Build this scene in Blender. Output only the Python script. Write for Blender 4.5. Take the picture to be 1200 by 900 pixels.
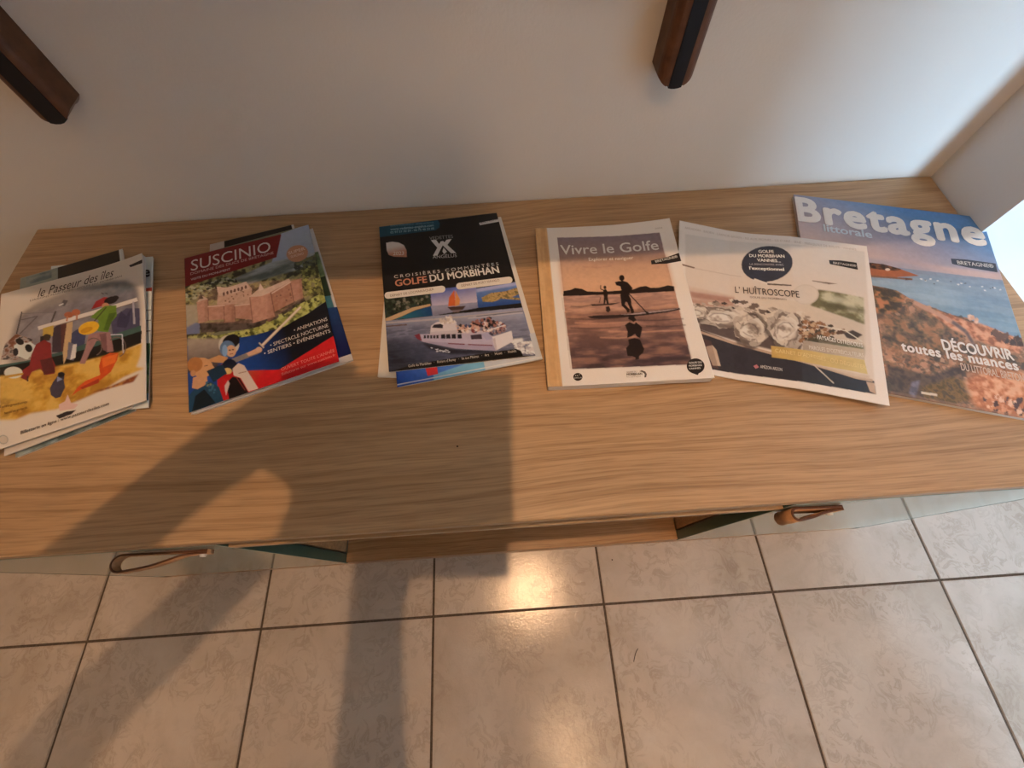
import bpy, bmesh, math, random
import numpy as np
from mathutils import Matrix, Vector

for o in list(bpy.data.objects):
    bpy.data.objects.remove(o, do_unlink=True)
SC = bpy.context.scene
COL = SC.collection
PI = math.pi

# ------------------------------------------------------------------ camera
# metres; x runs along the back wall, y into it (back wall at y = 0), z up
F_PX = 487.445
CAM = Vector((-0.0041, -0.5525, 0.9206))
CAM_ROT = Matrix.Rotation(-0.0295, 3, 'Z') @ Matrix.Rotation(0.4543, 3, 'X') @ Matrix.Rotation(-0.0386, 3, 'Z')
cd = bpy.data.cameras.new('camera')
cd.sensor_fit = 'HORIZONTAL'; cd.sensor_width = 36.0; cd.lens = F_PX / 1200 * 36.0
cd.clip_start = 0.01
cam = bpy.data.objects.new('camera', cd); COL.objects.link(cam)
cam.matrix_world = Matrix.Translation(CAM) @ CAM_ROT.to_4x4()
SC.camera = cam

# ------------------------------------------------------------------ world, view
SC.view_settings.view_transform = 'Standard'
SC.view_settings.look = 'None'
SC.view_settings.gamma = 1.0
SC.view_settings.use_curve_mapping = False
SC.view_settings.exposure = 0.0
w = bpy.data.worlds.new('daylight'); SC.world = w
w.use_nodes = True
bg = w.node_tree.nodes['Background']
bg.inputs['Color'].default_value = (0.52, 0.76, 1.0, 1); bg.inputs['Strength'].default_value = 72.0

LAMP = Vector((0.060, -0.585, 2.40))      # warm ceiling spot right above the sideboard front
LAMP_W, LAMP_C = 68.0, (1.0, 0.58, 0.30)
FILL_LAMPS = [((0.10, -1.45, 2.20), 27.0)]  # unseen globe added for warm ambient fill
FILL_C = (1.0, 0.60, 0.32)

T = 0.4539            # height of the sideboard top
DEP = 0.4894          # its depth
XL, XR = -0.7228, 0.7000
WALL_X = 0.7028       # right wall
OPEN_Y = -0.131       # the window opening starts here

# ------------------------------------------------------------------ helpers
def lin(c):
    return tuple(((v / 255) / 12.92 if v / 255 <= 0.04045 else ((v / 255 + 0.055) / 1.055) ** 2.4) for v in c)

def link(o, parent=None):
    COL.objects.link(o)
    if parent: o.parent = parent
    return o

def empty(name, loc=(0, 0, 0)):
    o = bpy.data.objects.new(name, None); o.empty_display_size = 0.05
    o.location = loc
    return link(o)

def obj(name, bm, mat, parent=None, smooth=False):
    me = bpy.data.meshes.new(name)
    bmesh.ops.recalc_face_normals(bm, faces=bm.faces)
    bm.to_mesh(me); bm.free()
    if mat: me.materials.append(mat)
    if smooth:
        for p in me.polygons: p.use_smooth = True
    return link(bpy.data.objects.new(name, me), parent)

def tag(o, label, cat, group=None):
    o['label'] = label; o['category'] = cat
    if group: o['group'] = group
    return o

def struct(o):
    o['kind'] = 'structure'
    return o

def box(bm, x0, x1, y0, y1, z0, z1, bev=0.0, seg=2):
    vs = bmesh.ops.create_cube(bm, size=1.0)['verts']
    for v in vs:
        v.co = Vector(((x0 + x1) / 2 + v.co.x * (x1 - x0), (y0 + y1) / 2 + v.co.y * (y1 - y0), (z0 + z1) / 2 + v.co.z * (z1 - z0)))
    if bev:
        es = list({e for v in vs for e in v.link_edges})
        bmesh.ops.bevel(bm, geom=es, offset=bev, segments=seg, profile=0.5, affect='EDGES')

def box_obj(name, dims, mat, parent=None, bev=0.0, seg=2):
    bm = bmesh.new(); box(bm, *dims, bev=bev, seg=seg)
    return obj(name, bm, mat, parent)

def new_mat(name):
    m = bpy.data.materials.new(name); m.use_nodes = True
    nt = m.node_tree
    return m, nt, nt.nodes['Principled BSDF']

def nd(nt, typ, **kw):
    n = nt.nodes.new(typ)
    for k, v in kw.items():
        if k in n.inputs.keys(): n.inputs[k].default_value = v
        else: setattr(n, k, v)
    return n

def ramp(nt, fac, stops):
    r = nt.nodes.new('ShaderNodeValToRGB')
    el = r.color_ramp.elements
    while len(el) < len(stops): el.new(0.5)
    for e, (p, c) in zip(el, stops):
        e.position = p; e.color = (*c, 1) if len(c) == 3 else c
    nt.links.new(fac, r.inputs['Fac'])
    return r.outputs['Color']

def mixc(nt, fac, a, b, mode='MIX'):
    n = nt.nodes.new('ShaderNodeMix'); n.data_type = 'RGBA'; n.blend_type = mode
    for s, v in ((n.inputs[0], fac), (n.inputs[6], a), (n.inputs[7], b)):
        if hasattr(v, 'links'): nt.links.new(v, s)
        else: s.default_value = (*v, 1) if isinstance(v, tuple) else v
    return n.outputs[2]

def flat_mat(name, col, rough=0.5, spec=0.5, noise=0.0, scale=200.0):
    m, nt, b = new_mat(name)
    b.inputs['Roughness'].default_value = rough
    b.inputs['Specular IOR Level'].default_value = spec
    tc = nd(nt, 'ShaderNodeTexCoord')
    n = nd(nt, 'ShaderNodeTexNoise', Scale=scale, Detail=3.0)
    nt.links.new(tc.outputs['Object'], n.inputs['Vector'])
    k = 1 - noise
    c = ramp(nt, n.outputs['Fac'], [(0.3, tuple(v * k for v in col)), (0.7, tuple(min(1, v * (2 - k)) for v in col))])
    nt.links.new(c, b.inputs['Base Color'])
    return m

# ------------------------------------------------------------------ materials
def oak(name, light, dark, axis='X', rough=0.42):
    m, nt, b = new_mat(name)
    b.inputs['Roughness'].default_value = rough
    tc = nd(nt, 'ShaderNodeTexCoord')
    # gentle drift of the grain
    wm = nd(nt, 'ShaderNodeMapping'); wm.inputs['Scale'].default_value = (2.2, 5.0, 5.0); nt.links.new(tc.outputs['Object'], wm.inputs['Vector'])
    wn = nd(nt, 'ShaderNodeTexNoise', Scale=1.0, Detail=1.0); nt.links.new(wm.outputs[0], wn.inputs['Vector'])
    wv = nd(nt, 'ShaderNodeVectorMath', operation='MULTIPLY'); nt.links.new(wn.outputs['Color'], wv.inputs[0]); wv.inputs[1].default_value = (0.0, 0.050, 0.0)
    wa = nd(nt, 'ShaderNodeVectorMath', operation='ADD'); nt.links.new(tc.outputs['Object'], wa.inputs[0]); nt.links.new(wv.outputs[0], wa.inputs[1])
    def mp(sc):
        mpn = nd(nt, 'ShaderNodeMapping'); mpn.inputs['Scale'].default_value = sc
        nt.links.new(wa.outputs[0], mpn.inputs['Vector']); return mpn.outputs['Vector']
    def noi(sc, det, dist=0.0):
        n = nd(nt, 'ShaderNodeTexNoise', Scale=1.0, Detail=det, Distortion=dist)
        nt.links.new(mp(sc), n.inputs['Vector']); return n.outputs['Fac']
    fine = noi((22, 620, 620), 2)
    mid = noi((4.5, 210, 210), 4, 0.3)
    line = noi((2.2, 115, 115), 4, 0.4)
    broad = noi((0.8, 9, 9), 2, 0.5)
    md = tuple((a + c) / 2 for a, c in zip(light, dark))
    c0 = ramp(nt, mid, [(0.30, dark), (0.48, md), (0.68, light)])
    c1 = ramp(nt, fine, [(0.36, tuple(v * 0.66 for v in md)), (0.54, light)])
    c = mixc(nt, 0.40, c0, c1)
    ln = ramp(nt, line, [(0.37, (0.77, 0.735, 0.69)), (0.455, (1, 1, 1)), (0.60, (1, 1, 1)), (0.68, (0.80, 0.76, 0.72))])
    c = mixc(nt, 0.9, c, ln, 'MULTIPLY')
    br = ramp(nt, broad, [(0.3, (0.92, 0.90, 0.88)), (0.7, (1.05, 1.04, 1.03))])
    c = mixc(nt, 1.0, c, br, 'MULTIPLY')
    nt.links.new(c, b.inputs['Base Color'])
    bp = nd(nt, 'ShaderNodeBump', Strength=0.05, Distance=0.001)
    nt.links.new(fine, bp.inputs['Height']); nt.links.new(bp.outputs['Normal'], b.inputs['Normal'])
    return m

M_OAK = oak('oak_veneer', (0.50, 0.338, 0.190), (0.33, 0.205, 0.108))
M_OAK_IN = oak('oak_veneer_carcass', (0.46, 0.27, 0.13), (0.31, 0.165, 0.073))

def wall_mat():
    m, nt, b = new_mat('white_wall_paint')
    b.inputs['Roughness'].default_value = 0.85
    tc = nd(nt, 'ShaderNodeTexCoord')
    n = nd(nt, 'ShaderNodeTexNoise', Scale=260.0, Detail=3.0); nt.links.new(tc.outputs['Object'], n.inputs['Vector'])
    n2 = nd(nt, 'ShaderNodeTexNoise', Scale=3.0, Detail=2.0); nt.links.new(tc.outputs['Object'], n2.inputs['Vector'])
    c = ramp(nt, n2.outputs['Fac'], [(0.3, (0.73, 0.72, 0.705)), (0.7, (0.78, 0.76, 0.73))])
    nt.links.new(c, b.inputs['Base Color'])
    bp = nd(nt, 'ShaderNodeBump', Strength=0.12, Distance=0.002)
    nt.links.new(n.outputs['Fac'], bp.inputs['Height']); nt.links.new(bp.outputs['Normal'], b.inputs['Normal'])
    return m
M_WALL = wall_mat()

def tile_mat():
    m, nt, b = new_mat('glazed_marbled_tile')
    tc = nd(nt, 'ShaderNodeTexCoord'); oi = nd(nt, 'ShaderNodeObjectInfo')
    off = nd(nt, 'ShaderNodeVectorMath', operation='SCALE'); off.inputs[0].default_value = (37, 91, 13)
    nt.links.new(oi.outputs['Random'], off.inputs['Scale'])
    add = nd(nt, 'ShaderNodeVectorMath', operation='ADD')
    nt.links.new(tc.outputs['Object'], add.inputs[0]); nt.links.new(off.outputs[0], add.inputs[1])
    v = add.outputs[0]
    def noi(sc, det, dist, rough=0.55):
        n = nd(nt, 'ShaderNodeTexNoise', Scale=sc, Detail=det, Distortion=dist, Roughness=rough)
        nt.links.new(v, n.inputs['Vector']); return n.outputs['Fac']
    cloud = noi(6.0, 6.0, 0.5, 0.6)
    vein = noi(34.0, 6.0, 1.6, 0.62)
    veil = noi(9.0, 2.0, 0.3)
    cl = ramp(nt, cloud, [(0.30, (0.42, 0.365, 0.315)), (0.50, (0.505, 0.45, 0.405)), (0.70, (0.57, 0.52, 0.475))])
    ve = ramp(nt, vein, [(0.0, (1, 1, 1)), (0.37, (0.97, 0.965, 0.96)), (0.44, (0.79, 0.765, 0.74)), (0.51, (1, 1, 1))])
    vm = ramp(nt, veil, [(0.38, (0.1, 0.1, 0.1)), (0.58, (0.9, 0.9, 0.9))])
    sep = nd(nt, 'ShaderNodeSeparateColor'); nt.links.new(vm, sep.inputs[0])
    c = mixc(nt, sep.outputs[0], cl, mixc(nt, 1.0, cl, ve, 'MULTIPLY'))
    nt.links.new(c, b.inputs['Base Color'])
    bn = noi(150.0, 3.0, 0.4); bn2 = noi(420.0, 2.0, 0.0)
    mx = nd(nt, 'ShaderNodeMath', operation='ADD'); nt.links.new(bn, mx.inputs[0]); nt.links.new(bn2, mx.inputs[1])
    bp = nd(nt, 'ShaderNodeBump', Strength=0.30, Distance=0.00055)
    nt.links.new(mx.outputs[0], bp.inputs['Height']); nt.links.new(bp.outputs['Normal'], b.inputs['Normal'])
    b.inputs['Roughness'].default_value = 0.13
    b.inputs['Specular IOR Level'].default_value = 0.45
    return m
M_TILE = tile_mat()
M_GROUT = flat_mat('dark_grout', (0.105, 0.085, 0.07), 0.9, 0.2, 0.25, 300)

def lacquer():
    m, nt, b = new_mat('green_gloss_lacquer')
    tc = nd(nt, 'ShaderNodeTexCoord')
    n = nd(nt, 'ShaderNodeTexNoise', Scale=600.0, Detail=2.0); nt.links.new(tc.outputs['Object'], n.inputs['Vector'])
    c = ramp(nt, n.outputs['Fac'], [(0.3, (0.040, 0.085, 0.066)), (0.7, (0.048, 0.098, 0.077))])
    nt.links.new(c, b.inputs['Base Color'])
    b.inputs['Roughness'].default_value = 0.10
    b.inputs['Specular IOR Level'].default_value = 0.30
    return m
M_GREEN = lacquer()
def mint():
    m, nt, b = new_mat('pale_mint_gloss_lacquer')
    tc = nd(nt, 'ShaderNodeTexCoord')
    n = nd(nt, 'ShaderNodeTexNoise', Scale=600.0, Detail=2.0); nt.links.new(tc.outputs['Object'], n.inputs['Vector'])
    c = ramp(nt, n.outputs['Fac'], [(0.3, (0.36, 0.43, 0.375)), (0.7, (0.38, 0.45, 0.395))])
    nt.links.new(c, b.inputs['Base Color'])
    b.inputs['Roughness'].default_value = 0.10; b.inputs['Specular IOR Level'].default_value = 0.30
    return m
M_MINT = mint()
M_EDGE = flat_mat('dark_edge_band', (0.030, 0.034, 0.030), 0.6, 0.3, 0.15, 200)
M_LEATHER = flat_mat('tan_leather', (0.46, 0.25, 0.125), 0.6, 0.3, 0.14, 250)
M_LEATHER_IN = flat_mat('dark_leather_edge', (0.10, 0.042, 0.022), 0.7, 0.3, 0.15, 300)
M_DARKWOOD = flat_mat('dark_walnut', (0.105, 0.040, 0.017), 0.42, 0.4, 0.35, 60)
M_BLACK = flat_mat('black_inlay', (0.004, 0.006, 0.012), 0.45, 0.3, 0.2, 100)
M_WHITE = flat_mat('white_enamel', (0.75, 0.74, 0.72), 0.4, 0.5, 0.03, 50)
M_METAL = flat_mat('brushed_metal', (0.55, 0.54, 0.52), 0.35, 0.6, 0.06, 400)
M_CEIL = flat_mat('ceiling_paint', (0.78, 0.77, 0.74), 0.9, 0.2, 0.02, 5)
M_TERRACE = flat_mat('pale_terrace_stone', (0.72, 0.71, 0.69), 0.8, 0.3, 0.06, 8)

def glow(name, col, s):
    m, nt, b = new_mat(name)
    n = nd(nt, 'ShaderNodeTexNoise', Scale=4.0)
    c = ramp(nt, n.outputs['Fac'], [(0.0, tuple(v * 0.98 for v in col)), (1.0, col)])
    nt.links.new(c, b.inputs['Emission Color']); b.inputs['Emission Strength'].default_value = s
    return m

# ------------------------------------------------------------------ the room
RX0, RX1, RY0, RZ = -1.9, 2.5, -3.2, 2.5
TW = 0.333; GX = -0.8414; GY = -0.5933          # tile pitch and one joint crossing
fl = struct(box_obj('floor', (RX0, RX1, RY0, 0.0, -0.06, -0.0022), M_GROUT))
bm = bmesh.new(); box(bm, -TW / 2 + 0.0022, TW / 2 - 0.0022, -TW / 2 + 0.0022, TW / 2 - 0.0022, -0.009, 0.0)
es = [e for e in bm.edges if all(v.co.z > -0.001 for v in e.verts)]
bmesh.ops.bevel(bm, geom=es, offset=0.0012, segments=2, affect='EDGES')
tile0 = obj('tile', bm, M_TILE)
first = True
rng = random.Random(4)
for i in range(-5, 12):
    for j in range(-8, 2):
        cx, cy = GX + (i + 0.5) * TW, GY + (j + 0.5) * TW
        if cx - TW / 2 > RX1 or cx + TW / 2 < RX0 or cy - TW / 2 > 0 or cy + TW / 2 < RY0: continue
        # leave out tiles wholly under the sideboard or cut off by a wall
        x0, x1 = max(cx - TW / 2, RX0), min(cx + TW / 2, RX1)
        y0, y1 = max(cy - TW / 2, RY0), min(cy + TW / 2, 0.0)
        if x1 - x0 < 0.02 or y1 - y0 < 0.02: continue
        full = (x1 - x0) > TW - 1e-4 and (y1 - y0) > TW - 1e-4
        if full:
            o = tile0 if first else tile0.copy()
            if not first: COL.objects.link(o)
            first = False
            o.parent = fl; o.location = (cx, cy, rng.uniform(-0.0003, 0.0002))
            o.rotation_euler = (0, 0, rng.choice([0, 1, 2, 3]) * PI / 2)
        else:
            b2 = bmesh.new(); box(b2, x0 - cx + 0.0022, x1 - cx - 0.0022, y0 - cy + 0.0022, y1 - cy - 0.0022, -0.009, 0.0)
            o = obj('tile', b2, M_TILE, fl); o.location = (cx, cy, 0)

struct(box_obj('wall_back', (RX0, WALL_X + 0.05, 0.0, 0.12, -0.06, RZ), M_WALL))
struct(box_obj('wall_left', (RX0 - 0.1, RX0, RY0, 0.12, -0.06, RZ), M_WALL))
struct(box_obj('wall_right', (RX1, RX1 + 0.1, RY0, 0.12, -0.06, RZ), M_WALL))
struct(box_obj('ceiling', (RX0 - 0.1, RX1 + 0.1, RY0 - 0.12, 0.12, RZ, RZ + 0.1), M_CEIL))
# right of the sideboard the back wall steps forward, so the sideboard's end stands against a shallow return
struct(box_obj('wall_return', (WALL_X, RX1, OPEN_Y, 0.12, -0.06, RZ), M_WALL))
# front wall behind the photographer, with a tall window on the right that lets the daylight in
WIN_X0, WIN_X1, WIN_Z0, WIN_Z1 = 1.15, 1.85, 0.10, 1.40
bm = bmesh.new()
box(bm, RX0 - 0.1, WIN_X0, RY0 - 0.12, RY0, -0.06, RZ)
box(bm, WIN_X1, RX1 + 0.1, RY0 - 0.12, RY0, -0.06, RZ)
box(bm, WIN_X0, WIN_X1, RY0 - 0.12, RY0, WIN_Z1, RZ)
box(bm, WIN_X0, WIN_X1, RY0 - 0.12, RY0, -0.06, WIN_Z0)
struct(obj('wall_front', bm, M_WALL))
# unseen partition added behind the photographer: keeps the daylight on the right-hand part of the back wall
struct(box_obj('wall_baffle', (0.80, 0.88, RY0, -1.2, -0.06, RZ), M_WALL))

m, nt, b = new_mat('window_glass')
tr = nd(nt, 'ShaderNodeBsdfTransparent', Color=(0.97, 0.985, 0.98, 1)); gl = nd(nt, 'ShaderNodeBsdfGlossy', Roughness=0.02)
lw = nd(nt, 'ShaderNodeLayerWeight', Blend=0.12)
mxs = nd(nt, 'ShaderNodeMixShader'); nt.links.new(lw.outputs['Fresnel'], mxs.inputs[0])
nt.links.new(tr.outputs[0], mxs.inputs[1]); nt.links.new(gl.outputs[0], mxs.inputs[2])
nt.links.new(mxs.outputs[0], nt.nodes['Material Output'].inputs['Surface'])
M_GLASS = m
win = struct(empty('window_1', ((WIN_X0 + WIN_X1) / 2, RY0 - 0.09, WIN_Z0)))
def wpart(name, d, mat, bev=0.0):
    o = box_obj(name, d, mat, None, bev); o.parent = win; o.matrix_parent_inverse = Matrix.Translation(-win.location); return o
YA, YB = RY0 - 0.11, RY0 - 0.07
wpart('window_frame', (WIN_X0, WIN_X0 + 0.05, YA, YB, WIN_Z0, WIN_Z1), M_WHITE, 0.003)
wpart('window_frame', (WIN_X1 - 0.05, WIN_X1, YA, YB, WIN_Z0, WIN_Z1), M_WHITE, 0.003)
wpart('window_frame', (WIN_X0 + 0.05, WIN_X1 - 0.05, YA, YB, WIN_Z1 - 0.05, WIN_Z1), M_WHITE, 0.003)
wpart('window_frame', (WIN_X0 + 0.05, WIN_X1 - 0.05, YA, YB, WIN_Z0, WIN_Z0 + 0.05), M_WHITE, 0.003)
wpart('pane', (WIN_X0 + 0.05, WIN_X1 - 0.05, RY0 - 0.092, RY0 - 0.088, WIN_Z0 + 0.05, WIN_Z1 - 0.05), M_GLASS)
struct(box_obj('floor_terrace', (-3.0, 5.0, -9.0, RY0 - 0.12, -0.10, -0.05), M_TERRACE))
# portal: only guides the sampling of the daylight that comes in through the window
pd = bpy.data.lights.new('window_portal', 'AREA'); pd.shape = 'RECTANGLE'
pd.size = WIN_X1 - WIN_X0; pd.size_y = WIN_Z1 - WIN_Z0
pd.cycles.is_portal = True
po = bpy.data.objects.new('window_portal', pd); COL.objects.link(po)
po.location = ((WIN_X0 + WIN_X1) / 2, RY0 - 0.13, (WIN_Z0 + WIN_Z1) / 2); po.rotation_euler = (PI / 2, 0, 0)

# ------------------------------------------------------------------ lamps above the frame: the ceiling spot, and a globe added as fill
def ceiling_lamp(loc, watts, col, radius, label):
    e = empty('ceiling_lamp', (loc[0], loc[1], RZ)); tag(e, label, 'lamp')
    bm = bmesh.new(); bmesh.ops.create_cone(bm, cap_ends=False, segments=32, radius1=0.055, radius2=0.045, depth=0.06)
    bmesh.ops.solidify(bm, geom=bm.faces[:], thickness=0.003)
    o = obj('lamp_housing', bm, M_METAL, e, True); o.location = (0, 0, -0.031)
    bm = bmesh.new(); bmesh.ops.create_uvsphere(bm, u_segments=20, v_segments=12, radius=0.026)
    o = obj('bulb', bm, glow('bulb_glow', col, 40.0), e, True); o.location = (0, 0, -0.045)
    l = bpy.data.lights.new('lamp_light', 'SPOT'); l.spot_size = math.radians(98); l.spot_blend = 1.0; l.energy = watts; l.color = col; l.shadow_soft_size = radius
    lo = bpy.data.objects.new('lamp_light', l); link(lo, e); lo.location = (0, 0, loc[2] - RZ)
ceiling_lamp(LAMP, LAMP_W, LAMP_C, 0.017, 'small round metal ceiling spot directly above the sideboard')
def fill_globe(loc, watts, col, label):
    e = empty('fill_lamp', (loc[0], loc[1], RZ)); tag(e, label, 'lamp')
    bm = bmesh.new(); bmesh.ops.create_cone(bm, cap_ends=True, segments=24, radius1=0.05, radius2=0.05, depth=0.02)
    o = obj('ceiling_rose', bm, M_METAL, e); o.location = (0, 0, -0.011)
    bm = bmesh.new(); bmesh.ops.create_cone(bm, cap_ends=True, segments=10, radius1=0.003, radius2=0.003, depth=RZ - loc[2] - 0.12)
    o = obj('cable', bm, M_BLACK, e); o.location = (0, 0, -(RZ - loc[2] - 0.12) / 2 - 0.02)
    bm = bmesh.new(); bmesh.ops.create_uvsphere(bm, u_segments=20, v_segments=12, radius=0.11)      # the glowing globe gives the light itself
    o = obj('globe', bm, glow('fill_glow', col, watts / (4 * PI * PI * 0.11 ** 2)), e, True); o.location = (0, 0, loc[2] - RZ)
    bm = bmesh.new(); bmesh.ops.create_cone(bm, cap_ends=True, segments=24, radius1=0.06, radius2=0.02, depth=0.05)
    o = obj('lamp_cap', bm, M_METAL, e, False); o.location = (0, 0, loc[2] - RZ + 0.135)
for k, (p, wt) in enumerate(FILL_LAMPS):
    fill_globe(p, wt, FILL_C, 'unseen round glowing globe added behind the photographer for warm fill')

# ------------------------------------------------------------------ sideboard
sb = tag(empty('sideboard', (0, -DEP / 2, 0)), 'low oak sideboard with glossy green doors and an open centre shelf', 'sideboard')
def part(name, d, mat, parent=sb, bev=0.0, seg=2):
    o = box_obj(name, d, mat, None, bev, seg); o.parent = parent
    o.matrix_parent_inverse = Matrix.Translation(-Vector((0, -DEP / 2, 0))); return o
DT = 0.018                       # door thickness
NL, NR = -0.338, 0.312           # sides of the open niche
top = part('top', (XL, XR, -DEP, -0.001, T - 0.018, T), M_OAK, bev=0.0022)
part('top_rail', (XL + 0.02, XR - 0.02, -DEP + 0.035, -0.02, T - 0.0405, T - 0.018), M_OAK_IN)
part('niche_roof', (NL + 0.001, NR - 0.001, -DEP - 0.0004, -0.02, T - 0.053, T - 0.041), M_OAK, bev=0.001)
part('niche_floor', (NL + 0.001, NR - 0.001, -DEP + 0.001, -0.02, 0.036, 0.050), M_OAK_IN, bev=0.0008)
part('niche_side', (NL - 0.016, NL - 0.0005, -DEP + DT + 0.002, -0.02, 0.050, T - 0.036), M_OAK_IN)
part('niche_side', (NR + 0.0005, NR + 0.016, -DEP + DT + 0.002, -0.02, 0.050, T - 0.036), M_OAK_IN)
part('back_panel', (XL + 0.005, XR - 0.005, -0.02, -0.008, 0.0, T - 0.036), M_OAK_IN)
part('end_panel', (XL, XL + 0.016, -DEP + 0.001, -0.02, 0.0, T - 0.018), M_EDGE)
part('end_panel', (XR - 0.016, XR, -DEP + 0.001, -0.02, 0.0, T - 0.018), M_EDGE)
part('plinth', (XL + 0.016, XR - 0.016, -DEP + 0.001, -DEP + 0.018, 0.0, 0.0355), M_OAK_IN)

def strap(parent, xc, z, ln, bulge, wd, th):
    """leather pull: a strap folded into a teardrop loop; pinched and screwed at +x, round end at -x"""
    path = []
    n = 26
    # outer path in (x, y): from the pinched end along the door, round the loop, back to the pinch
    y0 = -DEP - 0.002
    path.append((xc + ln / 2, y0)); path.append((xc + ln * 0.30, y0 - 0.0005))
    for k in range(n + 1):
        a = PI / 2 + PI * k / n
        r = bulge / 2
        path.append((xc - ln / 2 + r * 1.1 + r * 1.1 * math.cos(a), y0 - r + r * math.sin(a)))
    path.append((xc - ln * 0.12, y0 - bulge * 0.80)); path.append((xc + ln * 0.08, y0 - bulge * 0.48))
    path.append((xc + ln * 0.22, y0 - th * 1.6)); path.append((xc + ln * 0.36, y0 - th * 1.15)); path.append((xc + ln / 2, y0 - th * 1.05))
    # smooth resample
    P = np.array(path)
    for _ in range(2):
        Q = [P[0]]
        for a, b_ in zip(P[:-1], P[1:]): Q += [0.75 * a + 0.25 * b_, 0.25 * a + 0.75 * b_]
        P = np.array(Q + [P[-1]])
    bm = bmesh.new(); rows = []
    for k in range(len(P)):
        d = P[min(k + 1, len(P) - 1)] - P[max(k - 1, 0)]; d = d / (np.linalg.norm(d) + 1e-9)
        nrm = np.array([-d[1], d[0]]) * th / 2
        sag = 0.010 * max(0.0, (xc + ln / 2 - P[k][0]) / ln)      # the loop's free end lifts a little
        rows.append([bm.verts.new((P[k][0] + s * nrm[0], P[k][1] + s * nrm[1], z + sag + dz)) for s, dz in ((1, wd / 2), (-1, wd / 2), (-1, -wd / 2), (1, -wd / 2))])
    for a, b_ in zip(rows[:-1], rows[1:]):
        for i in range(4): bm.faces.new((a[i], a[(i + 1) % 4], b_[(i + 1) % 4], b_[i])).material_index = (1, 0, 1, 0)[i]
    bm.faces.new(rows[0]); bm.faces.new(rows[-1][::-1])
    h = obj('handle', bm, M_LEATHER, None, True)
    h.data.materials.append(M_LEATHER_IN)
    h['label'] = 'tan leather loop pull'
    h.parent = parent
    bm = bmesh.new(); bmesh.ops.create_cone(bm, cap_ends=True, segments=16, radius1=0.004, radius2=0.003, depth=0.003)
    s = obj('screw', bm, M_METAL, None); s.rotation_euler = (PI / 2, 0, 0)
    s.location = (xc + ln * 0.42, y0 - th * 1.05 - th / 2 - 0.0012, z)
    s.parent = parent

dl = part('door', (XL + 0.017, NL, -DEP, -DEP + DT, 0.0365, T - 0.020), M_GREEN, bev=0.0012)
dr = part('door', (NR, XR - 0.017, -DEP, -DEP + DT, 0.0365, T - 0.020), M_GREEN, bev=0.0012)
for d_ in (dl, dr):
    d_.data.materials.append(M_MINT)
    for p_ in d_.data.polygons:
        if p_.normal.y < -0.9: p_.material_index = 1
    d_['label'] = 'pale mint gloss front with dark green edges'
strap(dl, -0.408, 0.408, 0.098, 0.018, 0.012, 0.0024)
strap(dr, 0.348, 0.392, 0.068, 0.013, 0.036, 0.0030)

# ------------------------------------------------------------------ wall shelf on two posts (only the feet of the posts are in the picture)
SH_Z, SH_Y = 0.985, -0.262
sh = tag(empty('wall_shelf', (-0.14, 0, 0.63)), 'dark wooden wall shelf on two black-striped posts above the sideboard', 'shelf')
def spart(o):
    o.parent = sh; o.matrix_parent_inverse = Matrix.Translation(-Vector((-0.14, 0, 0.63))); return o
def post(x0, x1, s0, s1, dep, z0):
    # rounded front edges, and a foot that is rounded off across its width
    r = 0.010
    sec = [(x0, 0.0), (x0, -dep + r)] + [(x0 + r - r * math.cos(t), -dep + r - r * math.sin(t)) for t in np.linspace(0.2, PI / 2, 6)]
    sec += [(x1 - r + r * math.sin(t), -dep + r - r * math.cos(t)) for t in np.linspace(0, PI / 2 - 0.2, 6)] + [(x1, -dep + r), (x1, 0.0)]
    xc, hw = (x0 + x1) / 2, (x1 - x0) / 2
    foot = lambda x: 0.011 * abs((x - xc) / hw) ** 2.2
    # subdivide the back run so that the foot's arc has points to follow
    sec += [(x1 + (x0 - x1) * k / 8, 0.0) for k in range(1, 8)]
    bm = bmesh.new()
    lo = [bm.verts.new((x, y, z0 + foot(x))) for x, y in sec]; hi = [bm.verts.new((x, y, SH_Z)) for x, y in sec]
    n = len(sec)
    for i in range(n): bm.faces.new((lo[i], lo[(i + 1) % n], hi[(i + 1) % n], hi[i]))
    f = bm.faces.new(lo[::-1]); bmesh.ops.triangulate(bm, faces=[f]); bm.faces.new(hi)
    p = spart(obj('post', bm, M_DARKWOOD, None))
    bm = bmesh.new()
    xs = np.linspace(s0, s1, 5); rows = []
    for y in (-dep - 0.0007, -dep + 0.0030): rows.append(([bm.verts.new((x, y, z0 + foot(x) - 0.0004)) for x in xs], [bm.verts.new((x, y, SH_Z - 0.001)) for x in xs]))
    for k in range(4):
        for lo_, hi_ in rows: bm.faces.new((lo_[k], lo_[k + 1], hi_[k + 1], hi_[k]))
        bm.faces.new((rows[0][0][k], rows[1][0][k], rows[1][0][k + 1], rows[0][0][k + 1])); bm.faces.new((rows[0][1][k], rows[0][1][k + 1], rows[1][1][k + 1], rows[1][1][k]))
    for k in (0, 4): bm.faces.new((rows[0][0][k], rows[0][1][k], rows[1][1][k], rows[1][0][k]))
    s = obj('inlay', bm, M_BLACK, None); s['label'] = 'black inlay stripe'
    s.parent = p
post(-0.5230, -0.483, -0.5115, -0.4905, 0.036, 0.628)
post(0.1945, 0.2365, 0.2085, 0.2240, 0.036, 0.629)
spart(box_obj('shelf_board', (-0.95, 0.60, SH_Y, 0.0, SH_Z, SH_Z + 0.022), M_DARKWOOD, None, 0.002))

# ------------------------------------------------------------------ printed covers
# A cover is a fine grid of faces whose colours are printed by the small rasteriser below.
# Drawings are digitised in a flat drawing frame whose four page corners are given; a homography takes
# them onto the page, so every mark lies where it lies on the real sheet of paper.
RES, SS = 1.2, 2          # grid points per mm, supersampling

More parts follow.
